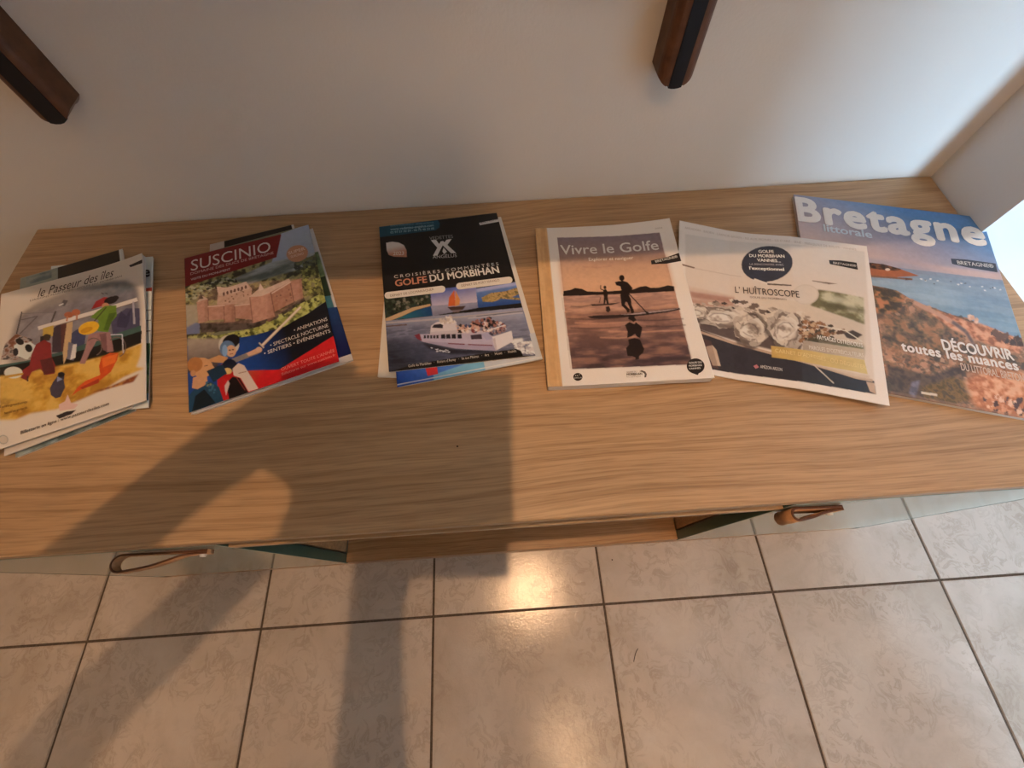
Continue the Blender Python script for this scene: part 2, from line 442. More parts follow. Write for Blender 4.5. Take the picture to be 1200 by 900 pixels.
def homography(src):
    dst = [(0, 0), (1, 0), (1, 1), (0, 1)]
    A, B = [], []
    for (x, y), (u, v) in zip(src, dst):
        A += [[x, y, 1, 0, 0, 0, -u * x, -u * y], [0, 0, 0, x, y, 1, -v * x, -v * y]]; B += [u, v]
    return np.append(np.linalg.solve(np.array(A, float), np.array(B, float)), 1).reshape(3, 3)

def blur(m, r):
    r = int(r)
    if r < 1: return m
    for _ in range(2):
        for ax in (0, 1):
            p = np.pad(m, [(r + 1, r) if a == ax else (0, 0) for a in (0, 1)], mode='edge')
            c = np.cumsum(p, axis=ax)
            n = m.shape[ax]
            hi = np.take(c, range(2 * r + 1, 2 * r + 1 + n), axis=ax); lo = np.take(c, range(0, n), axis=ax)
            m = (hi - lo) / (2 * r + 1)
    return m

def fbm(h, w, cell, rs, octaves=4, sx=1.0):
    out = np.zeros((h, w)); amp = 1.0; tot = 0
    for o in range(octaves):
        c = max(cell / 2 ** o, 1.5)
        gh, gw = int(h / c) + 3, int(w / (c * sx)) + 3
        g = rs.rand(gh, gw)
        y = np.arange(h) / c; x = np.arange(w) / (c * sx)
        yi, xi = y.astype(int), x.astype(int); yf, xf = (y - yi)[:, None], (x - xi)[None, :]
        yf = yf * yf * (3 - 2 * yf); xf = xf * xf * (3 - 2 * xf)
        a = g[yi][:, xi]; b_ = g[yi][:, xi + 1]; c2 = g[yi + 1][:, xi]; d = g[yi + 1][:, xi + 1]
        out += amp * ((a * (1 - xf) + b_ * xf) * (1 - yf) + (c2 * (1 - xf) + d * xf) * yf)
        tot += amp; amp *= 0.55
    out = out / tot
    return np.clip((out - 0.5) * 1.8 + 0.5, 0, 1)

class Page:
    def __init__(s, corners, wmm, hmm, base, white, seed=1):
        """corners: the page corners in the drawing frame; white: how blank paper reads there"""
        s.H = homography(corners); s.wmm, s.hmm = wmm, hmm
        s.nw, s.nh = int(wmm * RES), int(hmm * RES)
        s.w, s.h = s.nw * SS, s.nh * SS
        s.white = np.array(lin(white)); s.rs = np.random.RandomState(seed)
        s.img = np.zeros((s.h, s.w, 3)); s.img[:] = s.col(base)
        s.k = s.h / abs(corners[3][1] - corners[0][1])     # drawing units -> raster, roughly
    def col(s, c): return np.clip(np.array(lin(c)) / s.white * 0.80, 0.004, 0.85)
    def uv(s, p):
        p = np.atleast_2d(np.array(p, float)); q = np.c_[p, np.ones(len(p))] @ s.H.T
        return q[:, :2] / q[:, 2:]
    def px(s, p): return s.uv(p) * np.array([s.w, s.h])
    def mask(s, pts, soft=0):
        P = s.px(pts)
        pad = int(soft * s.k * 2.5) + 2
        x0, x1 = max(int(P[:, 0].min()) - pad, 0), min(int(P[:, 0].max()) + pad + 1, s.w)
        y0, y1 = max(int(P[:, 1].min()) - pad, 0), min(int(P[:, 1].max()) + pad + 1, s.h)
        if x1 <= x0 or y1 <= y0: return None
        X, Y = np.meshgrid(np.arange(x0, x1) + 0.5, np.arange(y0, y1) + 0.5)
        ins = np.zeros(X.shape, bool); n = len(P)
        for i in range(n):
            (xa, ya), (xb, yb) = P[i], P[(i + 1) % n]
            if ya == yb: continue
            c = ((ya > Y) != (yb > Y)) & (X < (xb - xa) * (Y - ya) / (yb - ya) + xa)
            ins ^= c
        m = ins.astype(float)
        if soft: m = blur(m, soft * s.k)
        return m, slice(y0, y1), slice(x0, x1), X, Y
    def poly(s, pts, c, a=1.0, soft=0):
        r = s.mask(pts, soft)
        if r is None: return
        m, sy, sx, _, _ = r; m = (m * a)[..., None]
        s.img[sy, sx] = s.img[sy, sx] * (1 - m) + s.col(c) * m
    def grad(s, pts, p0, c0, p1, c1, a=1.0, soft=0):
        r = s.mask(pts, soft)
        if r is None: return
        m, sy, sx, X, Y = r
        A, B = s.px([p0, p1]); d = B - A
        t = np.clip(((X - A[0]) * d[0] + (Y - A[1]) * d[1]) / (d @ d), 0, 1)[..., None]
        c = s.col(c0) * (1 - t) + s.col(c1) * t; m = (m * a)[..., None]
        s.img[sy, sx] = s.img[sy, sx] * (1 - m) + c * m
    def tex(s, pts, cols, cell, soft=0, a=1.0, sx=1.0, lo=0.25, hi=0.75):
        r = s.mask(pts, soft)
        if r is None: return
        m, sy, sxx, X, Y = r
        f = np.clip((fbm(*X.shape, cell * s.k, s.rs, 4, sx) - lo) / (hi - lo), 0, 1) * (len(cols) - 1)
        i = np.minimum(f.astype(int), len(cols) - 2); t = (f - i)[..., None]
        C = np.array([s.col(c) for c in cols]); c = C[i] * (1 - t) + C[i + 1] * t; m = (m * a)[..., None]
        s.img[sy, sxx] = s.img[sy, sxx] * (1 - m) + c * m
    def ell(s, cx, cy, rx, ry, c, ang=0, a=1.0, soft=0, rough=0.0):
        n = 28; k = np.arange(n) * 2 * PI / n; ca, sa = math.cos(math.radians(ang)), math.sin(math.radians(ang))
        rr = 1 + rough * (s.rs.rand(n) - 0.5) * 2
        x, y = rx * np.cos(k) * rr, ry * np.sin(k) * rr
        s.poly(np.c_[cx + x * ca - y * sa, cy + x * sa + y * ca], c, a, soft)
    def line(s, pts, wd, c, a=1.0, soft=0):
        for p, q in zip(pts[:-1], pts[1:]):
            p, q = np.array(p, float), np.array(q, float); d = q - p; L = np.hypot(*d) + 1e-9
            n = np.array([-d[1], d[0]]) / L * wd / 2
            s.poly([p + n, q + n, q - n, p - n], c, a, soft)
    def specks(s, pts, cols, n, r0, r1, a=1.0, flat=1.0, ang=0):
        pts = np.array(pts, float); lo, hi = pts.min(0), pts.max(0); k = 0; tries = 0
        while k < n and tries < n * 20:
            tries += 1
            p = lo + s.rs.rand(2) * (hi - lo); ins = False
            for i in range(len(pts)):
                (xa, ya), (xb, yb) = pts[i], pts[(i + 1) % len(pts)]
                if (ya > p[1]) != (yb > p[1]) and p[0] < (xb - xa) * (p[1] - ya) / (yb - ya) + xa: ins = not ins
            if not ins: continue
            r = s.rs.uniform(r0, r1); k += 1
            s.ell(p[0], p[1], r, r * flat, cols[s.rs.randint(len(cols))], ang + s.rs.uniform(-20, 20), a, 0, 0.35)
    def colors(s):
        lum = s.img.mean(2); g = fbm(s.h, s.w, 4.5 * RES * SS, s.rs, 4) - 0.5
        s.img = np.clip(s.img * (1 + 0.22 * g * np.clip(1.15 - lum * 1.55, 0, 1))[..., None], 0.003, 0.9)
        return s.img.reshape(s.nh, SS, s.nw, SS, 3).mean((1, 3))

def print_mat(name, rough):
    m, nt, b = new_mat(name)
    at = nd(nt, 'ShaderNodeAttribute', attribute_name='print')
    tc = nd(nt, 'ShaderNodeTexCoord'); n = nd(nt, 'ShaderNodeTexNoise', Scale=900.0, Detail=2.0)
    nt.links.new(tc.outputs['Object'], n.inputs['Vector'])
    g = ramp(nt, n.outputs['Fac'], [(0.3, (0.96, 0.96, 0.96)), (0.7, (1, 1, 1))])
    nt.links.new(mixc(nt, 1.0, at.outputs['Color'], g, 'MULTIPLY'), b.inputs['Base Color'])
    b.inputs['Roughness'].default_value = rough; b.inputs['Specular IOR Level'].default_value = 0.35
    return m
M_PRINT = print_mat('printed_coated_paper', 0.36)
def page_mat():
    m, nt, b = new_mat('page_edges')
    tc = nd(nt, 'ShaderNodeTexCoord'); mp = nd(nt, 'ShaderNodeMapping'); mp.inputs['Scale'].default_value = (8, 8, 2600)
    nt.links.new(tc.outputs['Object'], mp.inputs['Vector'])
    n = nd(nt, 'ShaderNodeTexNoise', Scale=1.0, Detail=2.0); nt.links.new(mp.outputs['Vector'], n.inputs['Vector'])
    c = ramp(nt, n.outputs['Fac'], [(0.35, (0.52, 0.50, 0.47)), (0.6, (0.78, 0.76, 0.73))])
    nt.links.new(c, b.inputs['Base Color']); b.inputs['Roughness'].default_value = 0.8
    return m
M_PAGES = page_mat()

_inks = {}
def ink(c):
    c = tuple(round(v, 3) for v in c)
    if c not in _inks: _inks[c] = flat_mat('printing_ink', c, 0.36, 0.35, 0.03, 500)
    return _inks[c]

_cap = {}
def text_mesh(body, offset, shear, spacing):
    """flat glyph faces; weight is added by overprinting shifted copies of the outline"""
    cu = bpy.data.curves.new('lettering', 'FONT'); cu.body = body; cu.size = 1.0; cu.shear = shear
    cu.space_character = spacing; cu.resolution_u = 3
    ob = bpy.data.objects.new('lettering', cu); COL.objects.link(ob)
    me = bpy.data.meshes.new_from_object(ob)
    bpy.data.objects.remove(ob); bpy.data.curves.remove(cu)
    if offset > 0:
        co = [v.co.copy() for v in me.vertices]; fs = [list(p.vertices) for p in me.polygons]
        V, F = [], []
        for k in range(9):
            r = offset if k else 0.0
            d_ = Vector((r * math.cos(k * PI / 4), r * math.sin(k * PI / 4), 0.04 * k))
            n0 = len(V); V += [c + d_ for c in co]; F += [[i + n0 for i in f] for f in fs]
        bpy.data.meshes.remove(me)
        me = bpy.data.meshes.new('lettering'); me.from_pydata(V, [], F)
    return me

def cap_height():
    if 'H' not in _cap:
        me = text_mesh('H', 0.0, 0.0, 1.0); _cap['H'] = max(v.co.y for v in me.vertices); bpy.data.meshes.remove(me)
        print('CAP', _cap['H'])
    return _cap['H']

class Magazine:
    """Bilinear sheet over four corner points on the sideboard top; zb/zt give underside and cover height above it."""
    def __init__(s, name, corners, thick, label, page=None, zb=lambda u, v: 0.0, curl=lambda u, v: 0.0, group=None, base=0.0,
                 cat='magazine', slab_in=0.0):
        s.C = [np.array(c, float) for c in corners]; s.th = thick; s.zb = zb; s.curl = curl; s.page = page; s.base = base
        c = sum(s.C) / 4
        s.e = tag(empty(name, (c[0], c[1], T + base)), label, cat, group)
        s.org = np.array([c[0], c[1], T + base])
        g = 16
        # pages: a closed block that follows the sheet
        bm = bmesh.new(); U = np.linspace(0.004, 0.996 - slab_in, g + 1); V = np.linspace(0.003, 0.997, g + 1)
        U2 = np.linspace(0.004, 0.996 - slab_in * 3.2, g + 1)
        up = [[bm.verts.new(s.pt(u, v, 1, -0.0004)) for u in U] for v in V]
        dn = [[bm.verts.new(s.pt(u, v, 0, 0.0)) for u in U2] for v in V]
        for i in range(g):
            for j in range(g):
                bm.faces.new((up[i][j], up[i + 1][j], up[i + 1][j + 1], up[i][j + 1]))
                bm.faces.new((dn[i][j], dn[i][j + 1], dn[i + 1][j + 1], dn[i + 1][j]))
            bm.faces.new((up[0][i], up[0][i + 1], dn[0][i + 1], dn[0][i])); bm.faces.new((up[g][i + 1], up[g][i], dn[g][i], dn[g][i + 1]))
            bm.faces.new((up[i + 1][0], up[i][0], dn[i][0], dn[i + 1][0])); bm.faces.new((up[i][g], up[i + 1][g], dn[i + 1][g], dn[i][g]))
        obj('pages', bm, M_PAGES, s.e)
        s.cover = s.make_cover()
    def pt(s, u, v, top, dz):
        a, b_, c, d = s.C
        p = (a * (1 - u) + b_ * u) * (1 - v) + (d * (1 - u) + c * u) * v
        z = s.zb(u, v) + (s.th + s.curl(u, v) if top else 0.0) + dz
        return (p[0] - s.org[0], p[1] - s.org[1], z)
    def make_cover(s):
        C = s.page.colors(); nh, nw = C.shape[:2]
        U, V = np.meshgrid((np.arange(nw)) / (nw - 1), (np.arange(nh)) / (nh - 1))
        a, b_, c, d = s.C
        u, v = U[..., None], V[..., None]
        P = (a * (1 - u) + b_ * u) * (1 - v) + (d * (1 - u) + c * u) * v - s.org[:2]
        zf = np.vectorize(lambda x, y: s.zb(x, y) + s.th + s.curl(x, y))
        Z = zf(U, V)
        co = np.dstack([P, Z]).reshape(-1, 3)
        idx = np.arange(nh * nw).reshape(nh, nw)
        q = np.stack([idx[:-1, :-1], idx[1:, :-1], idx[1:, 1:], idx[:-1, 1:]], -1).reshape(-1, 4)
        # a rim folds down around the sheet so that it has the thickness of card
        rim = np.concatenate([idx[0, :], idx[1:, -1], idx[-1, -2::-1], idx[-2:0:-1, 0]])
        n0 = len(co); low = co[rim].copy(); low[:, 2] -= 0.0005
        co = np.concatenate([co, low]); m = len(rim); k = np.arange(m); k2 = (k + 1) % m
        rq = np.stack([rim[k], rim[k2], n0 + k2, n0 + k], -1)
        q = np.concatenate([q, rq])
        me = bpy.data.meshes.new('cover')
        me.vertices.add(len(co)); me.vertices.foreach_set('co', co.ravel())
        me.loops.add(q.size); me.loops.foreach_set('vertex_index', q.ravel().astype(np.int32))
        me.polygons.add(len(q)); me.polygons.foreach_set('loop_start', (np.arange(len(q)) * 4).astype(np.int32))
        me.update(calc_edges=True)
        at = me.color_attributes.new('print', 'FLOAT_COLOR', 'POINT')
        cc = np.ones((len(co), 4)); cc[:n0, :3] = C.reshape(-1, 3); cc[n0:, :3] = C.reshape(-1, 3)[rim]
        at.data.foreach_set('color', cc.ravel().astype(np.float32))
        me.materials.append(M_PRINT)
        for p in me.polygons: p.use_smooth = True
        return link(bpy.data.objects.new('cover', me), s.e)
    def text(s, body, p0, p1, h, c, name='lettering', bold=0.0, shear=0.0, spacing=1.0, albedo=None):
        """body set between two baseline points of the drawing frame with cap height h"""
        me = text_mesh(body, bold, shear, spacing)
        n = len(me.vertices)
        if not n: return
        co = np.zeros(n * 3); me.vertices.foreach_get('co', co); co = co.reshape(-1, 3)
        mm = np.array([s.page.wmm, s.page.hmm])
        A, B = s.page.uv([p0, p1]) * mm; Hh = s.page.uv([(p0[0], p0[1] - h)])[0] * mm
        d = B - A; L = np.hypot(*d); d /= L; nrm = np.array([d[1], -d[0]])
        hh = abs((Hh - A) @ nrm)
        x0, x1 = co[:, 0].min(), co[:, 0].max()
        X = (co[:, 0] - x0) / (x1 - x0) * L; Y = co[:, 1] / cap_height() * hh
        Q = (A + X[:, None] * d + Y[:, None] * nrm) / mm
        for i, (u, v) in enumerate(Q):
            me.vertices[i].co = s.pt(min(max(u, 0.001), 0.999), min(max(v, 0.001), 0.999), 1, 0.0005 + co[i, 2] * 0.0005)
        me.materials.clear(); me.materials.append(ink(tuple(s.page.col(c))))
        me.name = name
        return link(bpy.data.objects.new(name, me), s.cover)
    def mark(s, pts, c, name='emblem', dz=0.00015):
        """a flat printed shape with a crisp outline"""
        bm = bmesh.new()
        vs = [bm.verts.new(s.pt(*np.clip(uv, 0.001, 0.999), 1, dz)) for uv in s.page.uv(pts)]
        f = bm.faces.new(vs); bmesh.ops.triangulate(bm, faces=[f])
        o = obj(name, bm, ink(tuple(s.page.col(c))), s.cover)
        if len(o.data.polygons) and o.data.polygons[0].normal.z < 0: o.data.flip_normals()
        return o

def circ(cx, cy, rx, ry, n=32, a0=0, a1=360):
    return [(cx + rx * math.cos(math.radians(a0 + (a1 - a0) * k / n)), cy + ry * math.sin(math.radians(a0 + (a1 - a0) * k / n))) for k in range(n + (0 if a1 - a0 == 360 else 1))]

def at(px, py, z):
    """point of the photograph on the level z above the sideboard top"""
    d = CAM_ROT @ Vector(((px - 600) / F_PX, -(py - 450) / F_PX, -1.0))
    k = (T + z - CAM.z) / d.z
    return (CAM.x + d.x * k, CAM.y + d.y * k)
def quad(pts, z):
    z = z if isinstance(z, (list, tuple)) else [z] * 4
    return [at(p[0], p[1], h) for p, h in zip(pts, z)]
def size(q):
    q = [np.array(c) for c in q]; n = lambda a, b_: float(np.linalg.norm(a - b_)) * 1000
    return (n(q[0], q[1]) + n(q[3], q[2])) / 2, (n(q[0], q[3]) + n(q[1], q[2])) / 2
def frame(pts, x0, y0, k):
    return [((p[0] - x0) * k, (p[1] - y0) * k) for p in pts]
UNIT = [(0, 0), (100, 0), (100, 100), (0, 100)]

# ---------------------------------------------------------------- leaflets that peep out under the covers
def under(name, pts, z0, th, white, label, draw, base=(205, 180, 155), seed=3, lift=None, group=None):
    q = quad(pts, z0 + th); wm, hm = size(q)
    pg = Page(UNIT, wm, hm, base, white, seed); draw(pg)
    return Magazine(name, q, th, label, pg, base=z0, cat='leaflet', curl=lift or (lambda u, v: 0.0), group=group)

WA = (214, 178, 146)
def d(p):
    p.poly([(0, 0), (100, 0), (100, 100), (0, 100)], (150, 138, 116)); p.tex([(0, 55), (100, 55), (100, 100), (0, 100)], [(84, 82, 68), (150, 138, 116)], 9)
under('leaflet', [(20, 366), (152, 326), (158, 481), (18, 536.5)], 0.0002, 0.0030, WA, 'grey-green leaflet at the bottom of the leftmost pile', d)
def d(p):
    p.poly([(0, 22), (100, 24), (100, 26.5), (0, 24)], (175, 60, 40))
    p.tex([(60, 60), (100, 62), (100, 92), (60, 92)], [(60, 80, 50), (110, 120, 60), (40, 90, 100)], 8)
    p.poly([(60, 90), (100, 92), (100, 96), (60, 95)], (60, 95, 95))
    for v in (40, 47, 54): p.line([(80, v), (100, v)], 0.6, (110, 90, 75))
m = under('leaflet', [(60, 312), (179, 300.5), (173.2, 477.5), (40, 490)], 0.0034, 0.0028, WA, 'white leaflet with a red rule peeping out at the right of the leftmost pile', d)
m.text('e', (91.5, 15.5), (98.2, 15.5), 7.5, (50, 42, 40), 'title_lettering', 0.03)
under('leaflet', [(10, 360), (150, 315), (155.6, 477), (4.7, 534.5)], 0.0064, 0.0024, WA, 'plain white leaflet under the painted cover of the leftmost pile', lambda p: None, base=(196, 160, 128))
def d(p):
    p.poly([(0, 0), (36, 0), (36, 100), (0, 100)], (140, 128, 105)); p.tex([(6, 1), (30, 1), (30, 8), (6, 8)], [(95, 98, 88), (140, 130, 110)], 6)
    p.poly([(36, 0), (96, 0), (96, 100), (36, 100)], (26, 18, 12)); p.poly([(97.5, 0), (100, 0), (100, 100), (97.5, 100)], (190, 165, 140))
under('leaflet', [(24, 326), (143.5, 291.5), (160, 430), (14, 478)], 0.0090, 0.0024, WA, 'black and grey leaflet behind the top of the painted cover', d)

WB = (228, 200, 174)
def d(p):
    p.poly([(17, 0), (97, 0), (97, 100), (17, 100)], (22, 14, 10)); p.poly([(0, 0), (17, 0), (17, 100), (0, 100)], (190, 165, 145))
under('leaflet', [(246, 286.5), (344, 263), (386, 424), (240, 474)], 0.0046, 0.0018, WB, 'black leaflet with a white corner behind the castle brochure', d)
def d(p):
    p.poly([(0, 0), (100, 0), (100, 100), (0, 100)], (200, 175, 155))
    p.poly([(80, 33), (98.5, 36), (98.5, 55), (80, 55)], (30, 42, 25)); p.tex([(80, 20), (98.5, 20), (98.5, 40), (80, 40)], [(90, 100, 60), (150, 150, 90)], 6)
    p.poly([(80, 52), (98, 55), (98, 67), (80, 66)], (60, 100, 100)); p.grad([(80, 60), (100, 64), (100, 96), (80, 96)], (90, 60), (30, 55, 90), (90, 90), (18, 22, 60))
under('leaflet', [(232, 305), (366.5, 267.5), (413.8, 421.5), (224, 486)], 0.0002, 0.0042, WB, 'navy and green leaflet at the right under the castle brochure', d)

WC = (232, 208, 190)
under('leaflet', [(452, 330), (530, 322), (498, 443), (442.5, 441.5)], 0.0002, 0.0030, WC, 'white leaflet at the lower left under the boat cruise brochure', lambda p: None, base=(215, 192, 172))
def d(p):
    p.poly([(0, 0), (100, 0), (100, 100), (0, 100)], (120, 120, 150)); p.poly([(95.5, 0), (100, 0), (100, 100), (96.5, 100)], (215, 192, 172))
    p.grad([(0, 85), (96, 85), (96, 100), (0, 100)], (0, 90), (45, 75, 150), (60, 90), (90, 130, 190))
    p.poly([(45, 88), (100, 84), (100, 100), (30, 100), (55, 96)], (195, 185, 180)); p.poly([(25, 97), (60, 93), (60, 100), (25, 100)], (120, 165, 185))
    p.poly([(75, 90), (90, 88), (90, 95), (78, 96)], (130, 110, 95)); p.poly([(20, 91), (28, 90), (28, 97), (21, 97)], (200, 45, 45))
    p.line([(0, 98.6), (100, 98.6)], 0.6, (225, 205, 190))
under('leaflet', [(450, 277), (587, 254), (636, 420.5), (465.5, 453.5)], 0.0036, 0.0036, WC, 'blue map leaflet with a red square under the boat cruise brochure', d)

# ---------------------------------------------------------------- painted quay cover (leftmost pile)
px = [(1.5, 344.7), (166.5, 296.5), (171, 469), (-12, 531)]
zz = [0.0138, 0.0190, 0.0138, 0.0125]
q = quad(px, zz); wm, hm = size(q); K = 3.2136
pg = Page(frame(px, 0, 270, K), wm, hm, (208, 172, 140), WA, 11)
P = pg
P.grad([(30, 470), (50, 380), (90, 310), (140, 275), (260, 225), (400, 195), (470, 190), (510, 220), (520, 290), (520, 380), (300, 470), (40, 520)], (120, 290), (150, 122, 100), (430, 240), (112, 98, 92), soft=7)
P.tex([(300, 215), (430, 195), (505, 210), (500, 240), (330, 265)], [(120, 105, 92), (95, 92, 85)], 20, soft=8, a=0.7)
P.tex([(60, 330), (300, 260), (510, 230), (515, 370), (60, 480)], [(105, 88, 84), (140, 118, 112)], 40, soft=10, a=0.6)
# far quay, masts and crowd
P.line([(82, 312), (52, 450)], 5, (70, 55, 50)); P.line([(207, 310), (188, 362)], 6, (70, 55, 48)); P.line([(80, 320), (200, 315)], 2, (110, 92, 82)); P.line([(80, 345), (140, 330), (75, 400)], 4, (95, 78, 70))
P.tex([(5, 500), (20, 440), (60, 400), (120, 420), (130, 470), (60, 500)], [(120, 65, 40), (175, 140, 115), (60, 45, 40)], 14)
P.ell(95, 462, 42, 32, (205, 180, 158), 0, rough=0.15); P.ell(75, 430, 16, 12, (30, 22, 22), 30); P.ell(108, 455, 16, 13, (25, 20, 20), 60); P.ell(60, 470, 10, 15, (35, 25, 25))
P.poly([(195, 380), (225, 355), (250, 350), (250, 470), (195, 470)], (62, 42, 42)); P.poly([(225, 355), (250, 350), (245, 500), (230, 515)], (90, 45, 35))
P.poly([(260, 400), (290, 380), (320, 400), (310, 470), (260, 490)], (62, 58, 75)); P.poly([(410, 340), (470, 300), (520, 300), (520, 380), (420, 400)], (72, 60, 72))
P.poly([(435, 350), (450, 310), (470, 330), (488, 300), (480, 350), (470, 375), (435, 372)], (55, 45, 58))
# boat: green band and black hull
P.poly([(0, 520), (100, 503), (250, 462), (350, 425), (525, 365), (525, 395), (330, 460), (180, 495), (0, 535)], (62, 78, 62))
P.poly([(0, 530), (180, 492), (330, 455), (528, 385), (526, 432), (440, 470), (300, 508), (100, 548), (0, 567)], (24, 18, 15))
P.poly([(250, 340), (272, 335), (262, 460), (238, 515), (235, 470)], (190, 140, 90)); P.poly([(255, 430), (285, 440), (275, 500), (250, 495)], (110, 95, 95)); P.poly([(272, 440), (286, 438), (282, 490), (262, 498)], (205, 175, 150))
# yellow sand
P.tex([(0, 562), (100, 545), (300, 505), (440, 468), (530, 432), (525, 480), (510, 520), (540, 525), (460, 560), (400, 600), (300, 645), (210, 680), (120, 695), (60, 720), (0, 722)], [(165, 102, 28), (192, 128, 40), (205, 145, 60)], 40, soft=3)
P.tex([(0, 640), (110, 655), (100, 690), (0, 715)], [(140, 85, 25), (185, 122, 40)], 12, soft=4, a=0.7)
P.tex([(330, 620), (420, 590), (520, 545), (500, 575), (380, 610)], [(120, 50, 25), (165, 95, 35)], 9, soft=2)
# rail with banner
P.line([(142, 378), (512, 266)], 15, (212, 178, 150)); P.line([(150, 385), (512, 276)], 3, (120, 92, 78))
P.line([(496, 275), (500, 360)], 7, (165, 140, 130)); P.line([(375, 315), (380, 360)], 5, (190, 160, 140))
P.poly([(160, 378), (200, 366), (197, 408), (160, 416)], (190, 140, 55)); P.poly([(150, 410), (190, 402), (185, 425), (150, 430)], (40, 30, 30))
P.ell(255, 325, 17, 12, (165, 80, 45)); P.ell(282, 315, 16, 13, (170, 85, 50)); P.line([(250, 330), (248, 350)], 6, (180, 100, 60)); P.line([(285, 322), (285, 345)], 6, (180, 100, 60))
# seated woman in red, figure in green with an orange bag
P.poly([(338, 303), (355, 272), (385, 255), (412, 258), (405, 280), (375, 292)], (150, 32, 28)); P.ell(412, 268, 26, 14, (28, 18, 18), -15); P.ell(430, 258, 12, 8, (28, 18, 18)); P.ell(392, 290, 14, 12, (190, 115, 75))
P.poly([(335, 335), (362, 310), (390, 290), (432, 288), (434, 330), (415, 352), (402, 392), (362, 388), (365, 345)], (100, 114, 30)); P.poly([(405, 320), (434, 315), (415, 352), (402, 385), (385, 385)], (74, 88, 25)); P.line([(395, 295), (350, 350)], 4, (60, 50, 20))
P.ell(330, 376, 40, 24, (222, 148, 28), -20); P.ell(322, 384, 24, 10, (195, 120, 20), -20)
P.poly([(330, 402), (370, 392), (410, 392), (420, 440), (424, 465), (398, 468), (388, 425), (360, 425), (335, 470), (318, 512), (297, 512), (318, 455)], (150, 96, 82)); P.poly([(370, 400), (395, 395), (400, 465), (385, 460)], (115, 68, 60))
for c, r in ((435, 34), (350, 30)): P.line([(c + r * math.cos(a), 448 + r * 1.1 * math.sin(a)) for a in np.linspace(-2.4, 1.2, 14)], 4, (105, 75, 60))
P.line([(412, 402), (455, 400), (460, 470)], 4, (190, 165, 150))
# woman in dark red, white sack, bird, fish
P.poly([(118, 480), (135, 440), (165, 422), (190, 436), (194, 490), (208, 520), (205, 550), (170, 556), (150, 530), (120, 545), (104, 578), (80, 568), (85, 540), (112, 520)], (130, 34, 28)); P.poly([(150, 500), (194, 490), (208, 545), (165, 555)], (85, 28, 25)); P.ell(175, 412, 14, 12, (60, 40, 25)); P.line([(105, 560), (105, 580)], 6, (60, 35, 25))
P.ell(52, 548, 34, 22, (210, 188, 165)); P.poly([(20, 560), (90, 548), (88, 556), (20, 570)], (185, 122, 40))
P.poly([(188, 605), (200, 580), (215, 560), (230, 545), (243, 550), (240, 575), (245, 600), (228, 635), (210, 640), (192, 628)], (62, 48, 52)); P.ell(230, 552, 13, 9, (30, 24, 28)); P.poly([(215, 560), (235, 570), (215, 580)], (130, 120, 130))
P.poly([(268, 632), (290, 600), (320, 575), (375, 552), (370, 520), (378, 488), (410, 470), (442, 470), (438, 495), (415, 540), (375, 572), (330, 592), (290, 615)], (196, 66, 22)); P.poly([(380, 490), (440, 472), (430, 505), (385, 525)], (215, 92, 30)); P.poly([(300, 600), (370, 565), (372, 580), (310, 605)], (160, 45, 22))
P.poly([(222, 662), (245, 650), (255, 625), (268, 655), (295, 660), (280, 675), (225, 685)], (205, 150, 125)); P.poly([(212, 702), (250, 686), (287, 680), (270, 695), (225, 712)], (40, 28, 24))
P.line([(375, 238), (385, 243)], 4, (70, 60, 60)); P.line([(390, 240), (400, 244)], 4, (70, 60, 60)); P.poly([(225, 285), (235, 265), (252, 268), (240, 290)], (80, 65, 62)); P.line([(218, 288), (235, 280)], 5, (200, 175, 150))
P.ell(18, 790, 18, 16, (150, 130, 108)); P.ell(18, 790, 15, 13, (192, 156, 124))
mg = Magazine('magazine', q, 0.0022, 'leaflet cover with a painted harbour scene, top of the leftmost pile', pg, base=0.0116,
              curl=lambda u, v: 0.0052 * max(0, u - 0.55) ** 2 / 0.2025 * max(0, 0.5 - v) / 0.5 , cat='brochure')
mg.text('le Passeur des îles', (140, 255), (424, 172), 34, (52, 40, 34), 'title_lettering', 0.0, 0.35)
mg.text('LIAISONS MARITIMES · GOLFE DU MORBIHAN', (112, 272), (455, 176), 7, (95, 80, 68), 'subtitle_lettering')
mg.text('Billetterie en ligne : www.passeurdesiles.com', (82, 772), (412, 660), 11, (78, 58, 45), 'caption_lettering', 0.01)
mg.text('Renseignements', (0, 682), (105, 660), 9, (95, 58, 25), 'caption_lettering'); mg.text('horaires et tarifs', (20, 703), (105, 680), 9, (95, 58, 25), 'caption_lettering')
mg.mark([(483, 131), (536, 111), (539, 124), (488, 139)], (32, 24, 22))

# ---------------------------------------------------------------- castle brochure
px = [(216, 302.8), (361.4, 263.3), (397.4, 423.4), (221.3, 483.5)]
q = quad(px, 0.0092); wm, hm = size(q); K = 3.748
pg = Page(frame(px, 200, 250, K), wm, hm, (120, 110, 80), WB, 12); P = pg
P.tex([(60, 290), (660, 150), (680, 380), (70, 560)], [(52, 46, 30), (106, 92, 52), (162, 142, 84), (132, 116, 80)], 26)
P.grad([(440, 230), (485, 90), (610, 45), (640, 185), (520, 215)], (540, 90), (165, 162, 165), (600, 200), (150, 148, 150))
P.tex([(270, 290), (440, 215), (640, 170), (645, 225), (470, 270), (350, 310)], [(160, 152, 140), (125, 120, 105), (90, 92, 80)], 30, sx=4, soft=3)
P.specks([(540, 215), (640, 185), (650, 240), (560, 260)], [(48, 50, 40), (76, 74, 52), (104, 98, 60)], 90, 4, 10)
P.specks([(65, 330), (250, 280), (300, 300), (120, 370), (70, 380)], [(40, 38, 30), (55, 58, 38), (150, 142, 100), (175, 160, 125)], 130, 4, 10, flat=0.6)
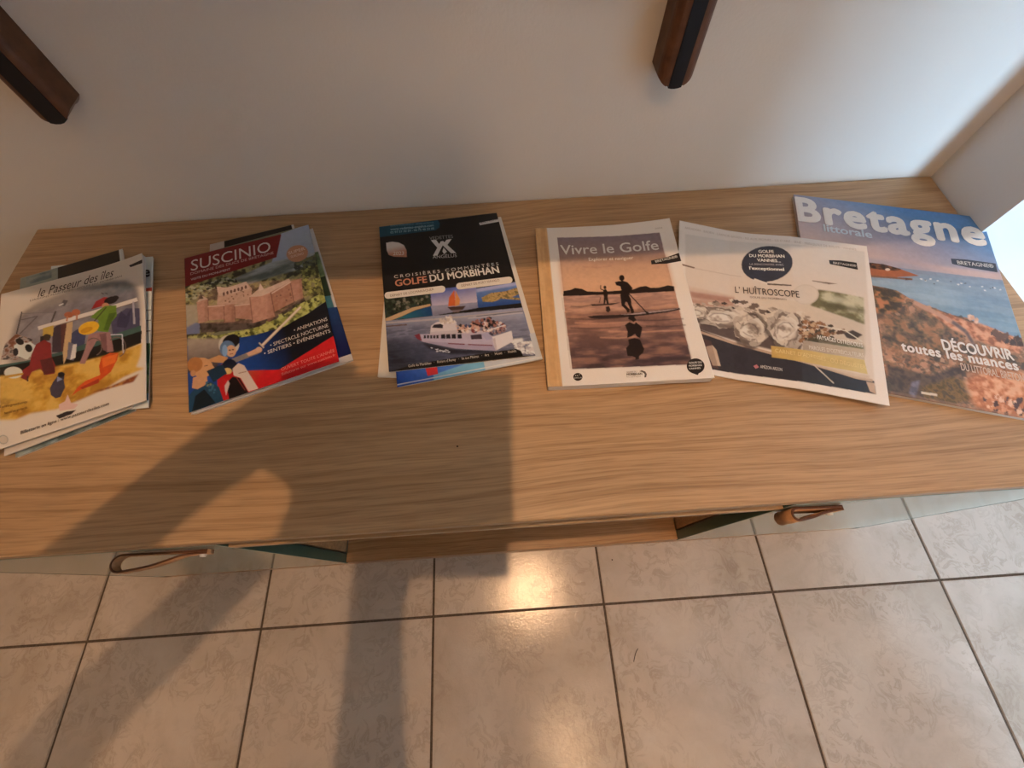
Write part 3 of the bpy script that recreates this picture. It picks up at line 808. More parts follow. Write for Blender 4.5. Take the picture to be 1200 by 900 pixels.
P.specks([(560, 240), (650, 230), (672, 340), (600, 360), (580, 290)], [(122, 110, 55), (162, 148, 75), (66, 62, 36)], 130, 4, 9)
# moat water and shadow
P.grad([(68, 470), (130, 480), (130, 525), (70, 530)], (70, 480), (125, 120, 135), (130, 520), (110, 108, 125)); P.poly([(66, 400), (120, 400), (125, 470), (70, 500)], (170, 145, 115), soft=4)
P.tex([(128, 480), (300, 470), (460, 445), (582, 365), (600, 395), (520, 440), (370, 505), (135, 522)], [(50, 38, 32), (95, 75, 62)], 18)
# castle
def tower(pts, c, sh): P.poly(pts, c); x0 = max(p[0] for p in pts); x1 = min(p[0] for p in pts); P.poly([(x0 - 0.3 * (x0 - x1), p[1]) if p[0] < (x0 + x1) / 2 else p for p in pts], sh, 0.6, soft=3)
P.poly([(205, 402), (210, 350), (250, 325), (335, 300), (360, 330), (352, 395)], (196, 150, 122)); P.poly([(200, 320), (250, 325), (335, 298), (350, 330), (280, 350), (215, 362)], (212, 172, 145))
P.specks([(230, 350), (335, 320), (345, 360), (240, 395)], [(110, 70, 54), (90, 56, 44)], 16, 2.5, 4.5)
P.poly([(370, 345), (440, 320), (520, 285), (530, 305), (450, 352), (380, 372)], (212, 172, 145)); P.poly([(440, 345), (530, 296), (545, 385), (455, 432)], (172, 112, 84)); P.specks([(460, 360), (525, 330), (530, 370), (465, 405)], [(105, 65, 50)], 8, 2.5, 4)
P.poly([(165, 404), (240, 398), (240, 462), (168, 468)], (180, 122, 96)); P.poly([(280, 402), (360, 392), (365, 465), (285, 458)], (178, 120, 94))
tower([(116, 388), (165, 372), (167, 470), (124, 482)], (188, 130, 102), (140, 92, 72)); tower([(232, 402), (282, 396), (286, 472), (236, 478)], (176, 118, 92), (135, 88, 68)); tower([(348, 362), (440, 344), (461, 450), (362, 480)], (196, 134, 106), (160, 104, 80)); tower([(524, 297), (574, 284), (582, 370), (540, 386)], (182, 122, 96), (140, 90, 70))
P.poly([(345, 366), (395, 325), (440, 346), (400, 362)], (215, 178, 150)); P.poly([(116, 390), (140, 360), (166, 374)], (205, 165, 138)); P.poly([(385, 340), (395, 305), (412, 332)], (225, 190, 165)); P.poly([(120, 378), (135, 350), (146, 372)], (35, 30, 28)); P.poly([(190, 340), (203, 312), (208, 338)], (35, 30, 28)); P.poly([(280, 305), (288, 285), (298, 302)], (35, 30, 28))
P.tex([(116, 345), (350, 300), (574, 284), (582, 372), (461, 452), (362, 480), (124, 482)], [(150, 98, 74), (205, 152, 122)], 9, a=0.22)
P.line([(236, 402), (238, 476)], 4, (120, 76, 60), 0.8); P.line([(283, 398), (286, 470)], 4, (120, 76, 60), 0.8); P.line([(166, 374), (168, 470)], 4, (120, 76, 60), 0.8); P.line([(350, 366), (363, 478)], 4, (128, 82, 62), 0.8); P.line([(441, 346), (460, 448)], 4, (110, 68, 52), 0.8); P.line([(526, 300), (541, 385)], 4, (110, 68, 52), 0.8)
for k in range(7): P.ell(236 + 16 * k, 352 - 5 * k, 5, 8, (98, 62, 50))
P.line([(165, 408), (240, 402)], 5, (210, 165, 138)); P.line([(282, 404), (350, 396)], 5, (210, 165, 138)); P.line([(445, 350), (528, 300)], 5, (215, 172, 145))
# hedge
hd = [(78, 540), (200, 535), (380, 498), (480, 455), (570, 395), (672, 345), (682, 378), (600, 440), (500, 500), (380, 535), (200, 565), (80, 580)]
P.tex(hd, [(95, 92, 42), (165, 155, 78), (190, 175, 95)], 14); P.specks(hd, [(70, 68, 32), (185, 172, 92), (150, 140, 62)], 90, 5, 11)
# night-blue lower part
P.grad([(70, 580), (200, 562), (380, 530), (500, 495), (560, 460), (600, 440), (690, 378), (722, 540), (480, 685), (340, 690), (70, 880)], (330, 640), (30, 62, 118), (520, 560), (18, 17, 22))
P.grad([(72, 545), (230, 548), (240, 600), (200, 690), (75, 700)], (140, 560), (165, 138, 115), (120, 690), (62, 48, 52), soft=5)
# red band
P.poly([(325, 690), (480, 684), (716, 535), (742, 652), (235, 842)], (198, 26, 26)); P.grad([(325, 690), (420, 686), (380, 780), (300, 800)], (330, 690), (170, 70, 45), (400, 720), (198, 26, 26), soft=3)
# helmeted boy with a sword
P.poly([(203, 690), (225, 660), (290, 655), (345, 790), (250, 835), (212, 800)], (182, 26, 26)); P.poly([(245, 745), (275, 715), (305, 720), (345, 785), (262, 822)], (22, 14, 16)); P.poly([(240, 755), (255, 730), (262, 745), (245, 800)], (205, 170, 150))
P.ell(258, 575, 46, 44, (200, 175, 150), -20); P.ell(268, 560, 40, 30, (26, 20, 22), -25); P.ell(252, 592, 34, 36, (95, 112, 135)); P.ell(268, 602, 22, 26, (208, 150, 108)); P.ell(240, 600, 12, 26, (130, 150, 170)); P.ell(262, 598, 5, 3, (70, 40, 30)); P.ell(276, 596, 5, 3, (70, 40, 30)); P.line([(262, 616), (276, 613)], 3, (150, 70, 55))
P.poly([(262, 640), (330, 612), (375, 595), (400, 588), (402, 605), (385, 615), (320, 640), (280, 655)], (130, 112, 102)); P.poly([(335, 612), (380, 590), (400, 588), (400, 606), (345, 625)], (205, 150, 112))
P.poly([(165, 640), (215, 620), (255, 630), (240, 655), (180, 650)], (196, 132, 80)); P.ell(262, 665, 32, 28, (24, 26, 40)); P.ell(252, 690, 20, 14, (215, 165, 95))
P.poly([(274, 680), (300, 655), (325, 665), (340, 690), (388, 768), (345, 780), (310, 720), (280, 710)], (214, 180, 156)); P.line([(300, 700), (335, 692)], 3, (150, 95, 75)); P.line([(290, 715), (330, 775)], 3, (150, 60, 50))
P.line([(402, 580), (572, 408)], 12, (205, 165, 132)); P.line([(402, 578), (572, 408)], 4, (236, 205, 175)); P.line([(390, 565), (412, 588)], 7, (205, 170, 140)); P.ell(390, 596, 14, 12, (208, 155, 118))
# girl in teal
P.poly([(78, 875), (80, 800), (120, 755), (180, 738), (215, 760), (238, 830)], (34, 62, 78)); P.poly([(95, 870), (110, 800), (150, 770), (200, 830)], (18, 26, 30)); P.poly([(100, 720), (160, 700), (165, 745), (120, 770), (95, 765)], (205, 142, 98)); P.specks([(150, 740), (190, 740), (200, 790), (180, 790)], [(150, 140, 95), (60, 95, 110)], 14, 3, 6)
P.ell(140, 675, 48, 44, (206, 142, 92)); P.ell(108, 662, 36, 32, (176, 108, 55), -30); P.poly([(182, 660), (200, 680), (186, 690)], (206, 142, 92)); P.line([(150, 668), (166, 665)], 3, (100, 55, 35)); P.poly([(160, 690), (230, 660), (250, 700), (190, 740)], (28, 48, 62)); P.ell(100, 700, 12, 14, (195, 130, 85))
# banner
P.poly([(58, 196), (487, 92), (466, 192), (62, 322)], (124, 18, 20)); P.ell(556, 176, 47, 36, (188, 122, 84), -12)
mg = Magazine('magazine', q, 0.0028, 'brochure showing a castle under a red banner, beside a boy with a sword', pg, base=0.0064, cat='brochure')
for a in [('SUSCINIO', (90, 254), (443, 166), 46, (222, 190, 165), 'title_lettering', 0.0), ('DOMAINE DES DUCS DE BRETAGNE', (88, 272), (455, 178), 11, (205, 150, 130), 'subtitle_lettering', 0.004), ('VISITE DU MONUMENT', (90, 296), (266, 248), 9, (215, 175, 155), 'subtitle_lettering', 0.012),
          ('SUPER', (520, 182), (592, 160), 13, (225, 175, 140), 'badge_lettering', 0.02), ('SUSCINIO', (530, 196), (586, 180), 10, (225, 175, 140), 'badge_lettering', 0.01),
          ('• ANIMATIONS', (545, 520), (690, 470), 16, (222, 190, 165), 'caption_lettering', 0.0), ('• SPECTACLE NOCTURNE', (442, 586), (694, 498), 16, (222, 190, 165), 'caption_lettering', 0.0), ('• SENTIERS • ÉVÉNEMENTS', (415, 622), (703, 522), 16, (222, 190, 165), 'caption_lettering', 0.0),
          ("OUVERT TOUTE L'ANNÉE", (490, 692), (722, 608), 14, (225, 130, 105), 'caption_lettering', 0.0), ('Billetterie sur www.suscinio.fr', (492, 712), (726, 626), 12, (225, 130, 105), 'caption_lettering', 0.0)]:
    mg.text(*a[:6], bold=a[6], spacing=a[7] if len(a) > 7 else 1.0)

# ---------------------------------------------------------------- boat cruise brochure
px = [(444.2, 265.7), (582, 249.3), (627.5, 416.5), (455.7, 435.6)]
q = quad(px, 0.0104); wm, hm = size(q); K = 4.0909
pg = Page(frame(px, 430, 240, K), wm, hm, (24, 19, 18), WC, 13); P = pg
P.poly([(50, 104), (338, 76), (346, 90), (345, 108), (325, 122), (60, 155)], (22, 70, 84))
P.grad([(92, 181), (120, 176), (152, 180), (176, 192), (188, 215), (190, 248), (130, 246), (105, 238), (95, 215)], (120, 200), (226, 200, 180), (130, 232), (196, 124, 90))
# three small pictures
L = [(78, 440), (300, 424), (312, 527), (88, 553)]
P.tex(L, [(25, 32, 24), (52, 58, 38), (40, 50, 45)], 14); P.specks([(90, 455), (290, 435), (295, 465), (110, 510)], [(30, 36, 24), (75, 75, 55), (130, 115, 95), (18, 22, 18)], 70, 4, 9)
P.poly([(90, 540), (150, 515), (215, 488), (300, 470), (303, 480), (230, 500), (165, 530), (120, 548), (92, 553)], (196, 152, 108)); P.grad([(130, 545), (170, 530), (235, 500), (303, 480), (312, 527)], (160, 535), (40, 100, 110), (300, 500), (22, 60, 105))
Mi = [(300, 405), (518, 378), (528, 490), (312, 528)]
P.grad(Mi, (400, 400), (92, 100, 160), (420, 480), (205, 178, 178)); P.grad([(304, 480), (528, 462), (528, 490), (312, 528)], (400, 480), (150, 140, 155), (410, 520), (112, 105, 122))
P.poly([(385, 482), (390, 440), (415, 403), (420, 480)], (205, 92, 42)); P.poly([(418, 482), (420, 405), (442, 450), (440, 475)], (212, 132, 72)); P.poly([(382, 486), (470, 480), (455, 498), (400, 502)], (70, 48, 42)); P.poly([(400, 500), (450, 497), (435, 512), (410, 512)], (120, 92, 82), 0.7)
Rr = [(518, 398), (735, 362), (742, 466), (528, 490)]
P.grad(Rr, (620, 380), (105, 128, 178), (640, 470), (42, 70, 122)); P.tex([(545, 440), (590, 418), (660, 410), (735, 385), (738, 420), (690, 438), (735, 442), (730, 452), (640, 445), (600, 462), (550, 460)], [(110, 92, 55), (196, 150, 92), (150, 120, 72)], 10); P.poly([(520, 398), (735, 362), (736, 378), (520, 415)], (175, 165, 190), 0.8, soft=3)
# sea with the boat
S_ = [(86, 553), (312, 528), (742, 488), (812, 724), (105, 802)]
P.grad(S_, (400, 520), (150, 142, 155), (350, 760), (44, 44, 58)); P.tex([(88, 590), (400, 560), (760, 540), (800, 680), (110, 795)], [(62, 62, 80), (125, 118, 134), (90, 88, 104)], 14, sx=4, a=0.55, soft=10)
P.grad([(90, 640), (260, 640), (420, 700), (600, 720), (110, 800)], (300, 660), (70, 70, 86), (200, 770), (26, 26, 34), 0.8, soft=14)
P.line([(90, 562), (320, 545), (745, 505)], 9, (170, 152, 150)); P.line([(92, 578), (190, 570)], 6, (100, 72, 66)); P.line([(520, 532), (745, 506)], 4, (92, 86, 96)); P.line([(480, 540), (745, 513)], 6, (180, 166, 166))
P.poly([(255, 655), (420, 690), (620, 700), (700, 690), (580, 712), (400, 715), (300, 690)], (26, 24, 34), 0.9, soft=4)
P.specks([(690, 650), (800, 655), (808, 715), (720, 700)], [(225, 208, 198), (205, 185, 175), (170, 155, 155)], 90, 5, 13, flat=0.6); P.specks([(300, 680), (420, 700), (400, 708), (330, 700)], [(200, 190, 190)], 14, 3, 6, flat=0.5)
P.poly([(228, 628), (245, 618), (420, 606), (560, 604), (598, 622), (612, 698), (500, 692), (420, 686), (330, 668), (262, 652)], (178, 158, 170)); P.poly([(262, 650), (420, 660), (608, 672), (612, 698), (420, 686), (330, 668)], (160, 140, 156))
P.poly([(596, 630), (690, 600), (698, 652), (612, 698)], (218, 198, 190)); P.poly([(600, 640), (612, 698), (620, 694), (610, 634)], (190, 168, 166)); P.poly([(225, 622), (250, 612), (262, 650), (240, 640)], (120, 40, 52))
for x in range(270, 345, 15): P.poly([(x, 622), (x + 10, 621), (x + 10, 637), (x, 637)], (26, 24, 34))
for x in (352, 376, 402, 430): P.poly([(x, 618), (x + 19, 616), (x + 21, 638), (x, 638)], (26, 24, 34))
P.poly([(492, 622), (545, 616), (548, 640), (496, 642)], (62, 48, 58)); P.line([(385, 662), (465, 666)], 5, (120, 52, 66)); P.line([(480, 667), (598, 672)], 5, (120, 52, 66))
P.poly([(300, 606), (305, 575), (330, 558), (400, 548), (425, 556), (430, 606)], (206, 184, 180)); P.poly([(308, 585), (318, 570), (362, 566), (360, 588)], (40, 34, 44)); P.poly([(300, 606), (440, 596), (560, 600), (565, 612), (300, 618)], (190, 170, 172))
P.specks([(330, 545), (400, 528), (420, 560), (360, 566)], [(222, 200, 186), (196, 170, 155)], 26, 4, 9)
P.specks([(425, 575), (500, 565), (640, 560), (660, 580), (655, 600), (430, 606)], [(40, 30, 36), (196, 140, 120), (218, 190, 178), (120, 52, 55), (60, 62, 92), (206, 160, 138)], 120, 5, 10); P.specks([(500, 560), (590, 535), (640, 560), (600, 580), (520, 580)], [(26, 20, 26), (150, 92, 80)], 40, 5, 9)
P.line([(570, 600), (660, 572)], 5, (222, 205, 198)); P.line([(568, 622), (664, 590)], 5, (222, 205, 198)); P.specks([(575, 612), (655, 585), (658, 598), (580, 628)], [(60, 50, 66), (150, 110, 105)], 30, 4, 8)
P.poly([(540, 615), (575, 606), (600, 640), (570, 648)], (165, 150, 168)); P.poly([(698, 640), (745, 636), (745, 655), (700, 660)], (222, 206, 200), soft=3)
P.poly([(100, 804), (185, 775), (230, 762), (480, 722), (712, 688), (735, 698), (745, 722), (815, 726)], (20, 17, 17))
mg = Magazine('magazine', q, 0.0030, 'black brochure with a white tour boat at sea on the lower half', pg, base=0.0074, cat='brochure')
def pill(x0, y0, x1, y1, r):
    d_ = np.array([x1 - x0, y1 - y0], float); L_ = np.hypot(*d_); d_ /= L_; n_ = np.array([-d_[1], d_[0]]); out = []
    for k in range(9): a = PI / 2 + PI * k / 8; out.append((x0 + r * (math.cos(a) * d_[0] + math.sin(a) * n_[0]), y0 + r * (math.cos(a) * d_[1] + math.sin(a) * n_[1])))
    for k in range(9): a = -PI / 2 + PI * k / 8; out.append((x1 + r * (math.cos(a) * d_[0] + math.sin(a) * n_[0]), y1 + r * (math.cos(a) * d_[1] + math.sin(a) * n_[1])))
    return out
mg.mark(pill(100, 430, 356, 400, 16), (226, 202, 182)); mg.mark(pill(440, 386, 680, 356, 16), (226, 202, 182))
W1 = (226, 204, 186)
mg.mark([(303, 168), (328, 166), (352, 198), (338, 208)], W1); mg.mark([(378, 166), (403, 162), (378, 196), (366, 182)], W1)
mg.mark([(313, 242), (350, 174), (362, 172), (424, 228), (400, 230), (360, 192), (335, 240)], W1); mg.mark([(358, 220), (364, 203), (380, 222), (366, 234)], W1)
mg.mark([(535, 86), (633, 67), (640, 72), (640, 79), (540, 97)], (215, 192, 175))
for a in [('VEDETTES', (297, 168), (410, 158), 15, (150, 132, 120), 'logo_lettering', 0.0), ('ANGÉLUS', (312, 256), (428, 248), 15, (206, 184, 168), 'logo_lettering', 0.0),
          ('CROISIÈRES COMMENTÉES', (130, 349), (630, 286), 14, (222, 198, 180), 'subtitle_lettering', 0.0, 1.5), ('GOLFE', (135, 388), (287, 369), 30, (206, 128, 96), 'title_lettering', 0.025), ('DU MORBIHAN', (300, 366), (634, 322), 32, W1, 'title_lettering', 0.025),
          ('DÉPART DE LOCMARIAQUER', (112, 438), (318, 406), 11, (130, 100, 85), 'caption_lettering', 0.0), ('DÉPART DE PORT NAVALO', (450, 390), (634, 362), 11, (130, 100, 85), 'caption_lettering', 0.0),
          ('Golfe du Morbihan   ·   Rivière d’Auray   ·   Ile aux Moines   ·   Arz   ·   Houat   ·   Hoëdic', (198, 780), (716, 706), 13, (205, 182, 162), 'caption_lettering', 0.0),
          ('www.vedettes-angelus.com', (112, 124), (318, 104), 11, (150, 170, 172), 'caption_lettering', 0.01), ('02 97 57 30 29 - 06 75 46 22 05', (112, 138), (320, 118), 9, (150, 170, 172), 'caption_lettering', 0.01), ('INFOS HORAIRES ET RÉSERVATIONS', (112, 106), (318, 90), 7, (110, 140, 145), 'caption_lettering', 0.0),
          ('2023', (124, 240), (176, 238), 16, (228, 196, 172), 'badge_lettering', 0.02), ('BRETAGNE', (545, 90), (628, 73), 6, (60, 50, 46), 'badge_lettering', 0.0)]:
    mg.text(*a[:6], bold=a[6], spacing=a[7] if len(a) > 7 else 1.0)

# ---------------------------------------------------------------- paddle boarder magazine
px = [(627, 267.6), (784, 257.3), (837.3, 443), (641.8, 453.3)]
zz = [0.0130, 0.0215, 0.0160, 0.0130]
q = quad(px, zz); wm, hm = size(q); K = 4.0917
WD = (230, 204, 190)
pg = Page(frame(px, 610, 250, K), wm, hm, (228, 202, 188), WD, 14); P = pg
P.grad([(60, 65), (130, 62), (206, 835), (125, 840)], (90, 100), (196, 142, 94), (165, 800), (208, 154, 106)); P.tex([(60, 65), (130, 62), (206, 835), (125, 840)], [(186, 130, 84), (212, 160, 112)], 160, sx=0.06, a=0.4); P.poly([(126, 62), (134, 62), (212, 835), (202, 835)], (226, 202, 188))
B0 = [(177, 113), (665, 93), (822, 722), (248, 743)]
P.grad(B0, (430, 110), (132, 108, 112), (440, 240), (160, 118, 104))
P.grad([(188, 215), (690, 190), (735, 360), (205, 390)], (440, 205), (165, 122, 105), (450, 330), (214, 156, 122), soft=10); P.poly([(190, 233), (440, 238), (560, 234), (700, 222), (735, 352), (205, 382)], (214, 154, 118), 0.35, soft=12)
P.grad([(205, 378), (735, 350), (760, 455), (215, 490)], (440, 375), (176, 128, 112), (460, 470), (190, 132, 106)); P.grad([(214, 480), (758, 448), (822, 722), (248, 743)], (480, 470), (172, 118, 98), (530, 700), (76, 54, 56))
P.tex([(214, 470), (758, 445), (822, 722), (248, 743)], [(62, 44, 46), (120, 84, 76), (176, 120, 98)], 20, sx=4.5, a=0.5, soft=4, lo=0.3, hi=0.85)
P.tex([(205, 388), (735, 362), (752, 440), (212, 475)], [(130, 92, 86), (205, 148, 120)], 9, sx=5, a=0.45)
for y, x0, x1, c in [(250, 300, 440, (182, 128, 105)), (500, 225, 470, (62, 42, 40)), (520, 260, 520, (205, 142, 112)), (545, 240, 480, (70, 48, 46)), (560, 420, 780, (206, 142, 112)), (590, 380, 560, (200, 138, 110)), (505, 520, 780, (66, 46, 46)), (535, 600, 790, (60, 42, 42)), (440, 240, 340, (96, 68, 62)), (455, 560, 760, (120, 84, 76))]:
    P.line([(x0, y), ((x0 + x1) / 2, y + 3), (x1, y - 6)], 7, c, 0.6, soft=2)
P.poly([(205, 386), (207, 368), (240, 362), (262, 352), (295, 356), (320, 368), (380, 370), (440, 366), (480, 362), (540, 358), (570, 346), (600, 342), (625, 352), (665, 350), (705, 340), (735, 345), (736, 366), (470, 376)], (38, 24, 20))
P.poly([(205, 384), (736, 362), (736, 368), (205, 392)], (38, 24, 20), soft=1)
K1 = (34, 20, 17)
# board and figure
P.poly([(322, 488), (360, 484), (470, 480), (540, 470), (640, 462), (760, 448), (765, 455), (700, 470), (600, 482), (480, 494), (380, 500), (335, 497)], (48, 32, 32)); P.poly([(470, 480), (640, 463), (760, 449), (700, 462), (560, 478)], (165, 135, 130))
P.ell(486, 302, 13, 14, K1); P.poly([(453, 322), (470, 318), (492, 316), (512, 322), (524, 335), (538, 352), (530, 362), (520, 385), (530, 405), (528, 420), (482, 415), (478, 385), (484, 360), (478, 342), (460, 338)], K1); P.poly([(482, 410), (505, 412), (500, 430), (522, 452), (524, 466), (512, 470), (505, 455), (484, 435)], K1); P.poly([(508, 412), (530, 410), (532, 432), (542, 455), (544, 468), (530, 472), (520, 440)], K1)
P.line([(488, 345), (535, 395), (608, 474)], 5, K1); P.poly([(595, 460), (615, 470), (612, 480), (602, 478)], K1)
# reflection
P.poly([(520, 482), (550, 478), (546, 492), (555, 505), (540, 515), (530, 505), (515, 500)], K1); P.poly([(500, 530), (520, 515), (545, 525), (552, 515), (582, 540), (580, 560), (572, 592), (556, 585), (548, 572), (530, 585), (510, 592), (512, 560)], K1); P.poly([(515, 600), (545, 592), (572, 600), (582, 625), (592, 645), (585, 665), (568, 680), (566, 696), (548, 698), (550, 688), (532, 680), (512, 680), (505, 640), (520, 625)], K1)
# far paddler
P.ell(405, 348, 7, 8, K1); P.poly([(396, 360), (410, 356), (420, 372), (418, 398), (424, 430), (414, 434), (410, 405), (404, 432), (398, 430), (400, 395)], K1); P.line([(385, 338), (384, 356)], 4, K1); P.line([(384, 356), (400, 362)], 4, K1); P.line([(384, 395), (378, 424)], 3, K1); P.poly([(335, 430), (400, 428), (480, 420), (440, 432), (345, 438)], (48, 32, 30)); P.poly([(408, 442), (425, 438), (432, 458), (420, 470), (410, 462)], (48, 32, 30), soft=1)
P.line([(200, 400), (240, 740)], 2, (176, 150, 138), 0.8)
def curl_v(u, v): return 0.0075 * max(0, u - 0.45) ** 2 / 0.30 * max(0.0, 1 - 1.5 * v) + 0.0015 * max(0, u - 0.6) / 0.4
mg = Magazine('magazine', q, 0.0125, 'thick white magazine with a paddle boarder silhouetted at sunset', pg, base=0.0005, zb=lambda u, v: 0.0042 * min(1.0, max(0.0, (u - 0.25) / 0.5)),
              curl=lambda u, v: curl_v(u, v) - 0.0020 * min(1.0, max(0.0, (u - 0.25) / 0.5)), slab_in=0.0)
WT = (238, 214, 198)
for a in [('Vivre le Golfe', (193, 194), (664, 172), 44, (226, 202, 190), 'title_lettering', 0.010), ('Explorer et naviguer', (328, 222), (543, 214), 15, (228, 200, 182), 'subtitle_lettering', 0.01)]:
    mg.text(*a[:6], bold=a[6], spacing=a[7] if len(a) > 7 else 1.0)
mg.mark([(625, 222), (700, 208), (757, 190), (769, 228), (700, 238), (628, 240)], (34, 24, 22)); mg.text('BRETAGNE®', (648, 233), (752, 212), 11, (215, 195, 182), 'badge_lettering', 0.01)
mg.mark(circ(274, 783, 22, 19), (34, 24, 22)); mg.text('n°', (262, 780), (286, 780), 8, (215, 195, 182), 'badge_lettering'); mg.text('2023', (256, 792), (292, 790), 6, (215, 195, 182), 'badge_lettering')
mg.mark(circ(838, 732, 43, 38, 24, 100, 430) + [(848, 777), (825, 768)], (34, 24, 22))
for k, (t_, h_) in enumerate([('GOLFE DU', 9), ('MORBIHAN', 8), ('VANNES', 8)]): mg.text(t_, (806, 722 + 14 * k), (868 - 6 * (k == 2), 718 + 14 * k), h_, (226, 206, 194), 'badge_lettering', 0.015)
mg.text('GOLFE DU', (508, 764), (556, 761), 7, (120, 98, 90), 'logo_lettering'); mg.text('MORBIHAN', (508, 778), (582, 774), 11, (62, 46, 42), 'logo_lettering', 0.02); mg.text('Parc naturel régional', (508, 787), (575, 784), 5, (120, 98, 90), 'logo_lettering')
mg.mark([(568, 756), (580, 751), (596, 757), (604, 770), (600, 786), (592, 786), (594, 770), (584, 760)], (92, 74, 68)); mg.text('2023', (645, 77), (678, 75), 6, (160, 138, 128), 'caption_lettering')

# ---------------------------------------------------------------- big coastal magazine at the right
px = [(930, 227.7), (1151, 255), (1230, 495.5), (965, 447)]
q = quad(px, 0.0068); wm, hm = size(q); K = 3.1034
WF = (238, 226, 220)
pg = Page(frame(px, 910, 210, K), wm, hm, (150, 110, 85), WF, 16); P = pg
P.grad([(40, 30), (760, 120), (850, 390), (90, 300)], (420, 110), (86, 128, 176), (330, 310), (206, 176, 170)); P.grad([(100, 280), (340, 300), (600, 330), (840, 355), (850, 395), (100, 320)], (560, 320), (204, 172, 168), (555, 350), (176, 164, 176), soft=6)
P.grad([(90, 320), (330, 326), (420, 332), (835, 382), (900, 600), (930, 640), (90, 480)], (580, 340), (140, 148, 170), (640, 520), (120, 150, 176))
P.poly([(335, 372), (600, 400), (700, 450), (600, 480), (340, 400)], (176, 196, 212), 0.55, soft=16); P.tex([(340, 340), (840, 390), (890, 590), (520, 460), (345, 400)], [(120, 148, 174), (158, 176, 192)], 14, sx=5, a=0.4)
P.specks([(520, 370), (830, 410), (840, 430), (540, 395)], [(225, 220, 218), (70, 66, 72)], 18, 2.5, 5, flat=0.6)
P.poly([(250, 310), (335, 318), (380, 322), (450, 340), (520, 365), (470, 368), (400, 372), (335, 362), (250, 352)], (168, 96, 64)); P.tex([(250, 306), (340, 316), (390, 322), (455, 340), (440, 348), (340, 338), (250, 330)], [(52, 40, 36), (120, 78, 55)], 9); P.line([(250, 362), (335, 366), (495, 378)], 7, (130, 92, 78)); P.ell(405, 342, 9, 5, (226, 200, 180)); P.poly([(470, 372), (498, 378), (470, 382)], (110, 70, 55))
land = [(90, 380), (345, 400), (400, 410), (440, 420), (480, 445), (530, 470), (560, 478), (640, 508), (700, 520), (738, 542), (800, 560), (850, 585), (900, 592), (960, 640), (1000, 900), (100, 760)]
P.tex(land, [(86, 74, 66), (142, 104, 80), (170, 118, 90), (118, 98, 80), (192, 140, 112)], 22); P.specks(land, [(92, 80, 70), (72, 68, 64), (204, 156, 128), (180, 126, 98), (120, 102, 84)], 650, 4, 10, 0.75, 0.6, 10)
P.tex([(345, 402), (440, 422), (470, 450), (440, 500), (360, 500)], [(70, 60, 52), (120, 92, 60), (190, 120, 82)], 16, soft=4)
P.tex([(380, 520), (560, 490), (640, 560), (600, 640), (400, 640)], [(70, 62, 55), (110, 92, 70), (170, 118, 84)], 18, soft=10, a=0.8)
P.tex([(520, 475), (640, 510), (745, 548), (720, 530), (800, 562), (900, 600), (890, 650), (760, 610), (640, 560)], [(150, 92, 66), (204, 132, 98), (222, 160, 126)], 14, soft=3); P.specks([(780, 565), (900, 600), (900, 625), (800, 590)], [(72, 55, 50), (110, 74, 60)], 26, 6, 13)
P.line([(500, 462), (580, 500), (650, 540), (700, 580), (722, 625)], 15, (196, 146, 122), soft=2); P.line([(640, 532), (690, 568), (716, 610), (740, 650)], 12, (110, 92, 92), soft=2)
P.specks([(700, 512), (738, 520), (735, 535), (700, 530)], [(216, 165, 140), (230, 190, 170)], 8, 5, 9)
P.tex([(400, 680), (560, 720), (650, 690), (740, 690), (640, 730), (560, 760), (520, 800), (420, 780)], [(72, 62, 62), (104, 84, 72)], 12, soft=4); P.tex([(480, 780), (490, 740), (520, 735), (510, 770), (500, 800)], [(96, 92, 110), (130, 122, 140)], 8, soft=2)
P.tex([(520, 760), (640, 725), (700, 740), (720, 800), (640, 820), (540, 800)], [(95, 78, 48), (140, 104, 62), (88, 74, 56)], 12, soft=4)
P.tex([(680, 740), (760, 700), (1000, 720), (1000, 900), (720, 830)], [(176, 102, 66), (206, 132, 92), (226, 166, 130)], 16, soft=6); P.specks([(740, 790), (900, 800), (960, 860), (780, 850)], [(232, 186, 156), (214, 150, 116), (84, 62, 62), (190, 118, 82)], 70, 5, 12)
P.poly([(524, 772), (582, 782), (582, 790), (524, 780)], (226, 206, 188)); P.grad([(90, 752), (410, 782), (1000, 900), (1000, 880), (410, 768), (90, 738)], (90, 745), (120, 104, 96), (900, 870), (176, 130, 104), 0.4)
mg = Magazine('magazine', q, 0.0064, 'large magazine with blue sky and rocky orange coast, at the right end', pg, base=0.0003)
W2 = (234, 222, 216)
for a in [('Bretagne', (74, 154), (770, 250), 84, W2, 'title_lettering', 0.042, 1.12), ('littorale', (172, 198), (348, 224), 26, (208, 214, 222), 'subtitle_lettering', 0.022), ('DÉCOUVRIR', (606, 632), (868, 672), 34, W2, 'caption_lettering', 0.03), ('toutes les nuances', (455, 634), (884, 708), 30, W2, 'caption_lettering', 0.035, 1.1), ('DU LITTORAL BRETON', (672, 704), (905, 748), 24, (220, 190, 170), 'caption_lettering', 0.012)]:
    mg.text(*a[:6], bold=a[6], spacing=a[7] if len(a) > 7 else 1.0)
mg.mark([(635, 300), (690, 303), (800, 318), (808, 352), (700, 334), (640, 320)], (52, 56, 74)); mg.text('BRETAGNE®', (660, 322), (794, 336), 13, (216, 206, 204), 'badge_lettering', 0.01)

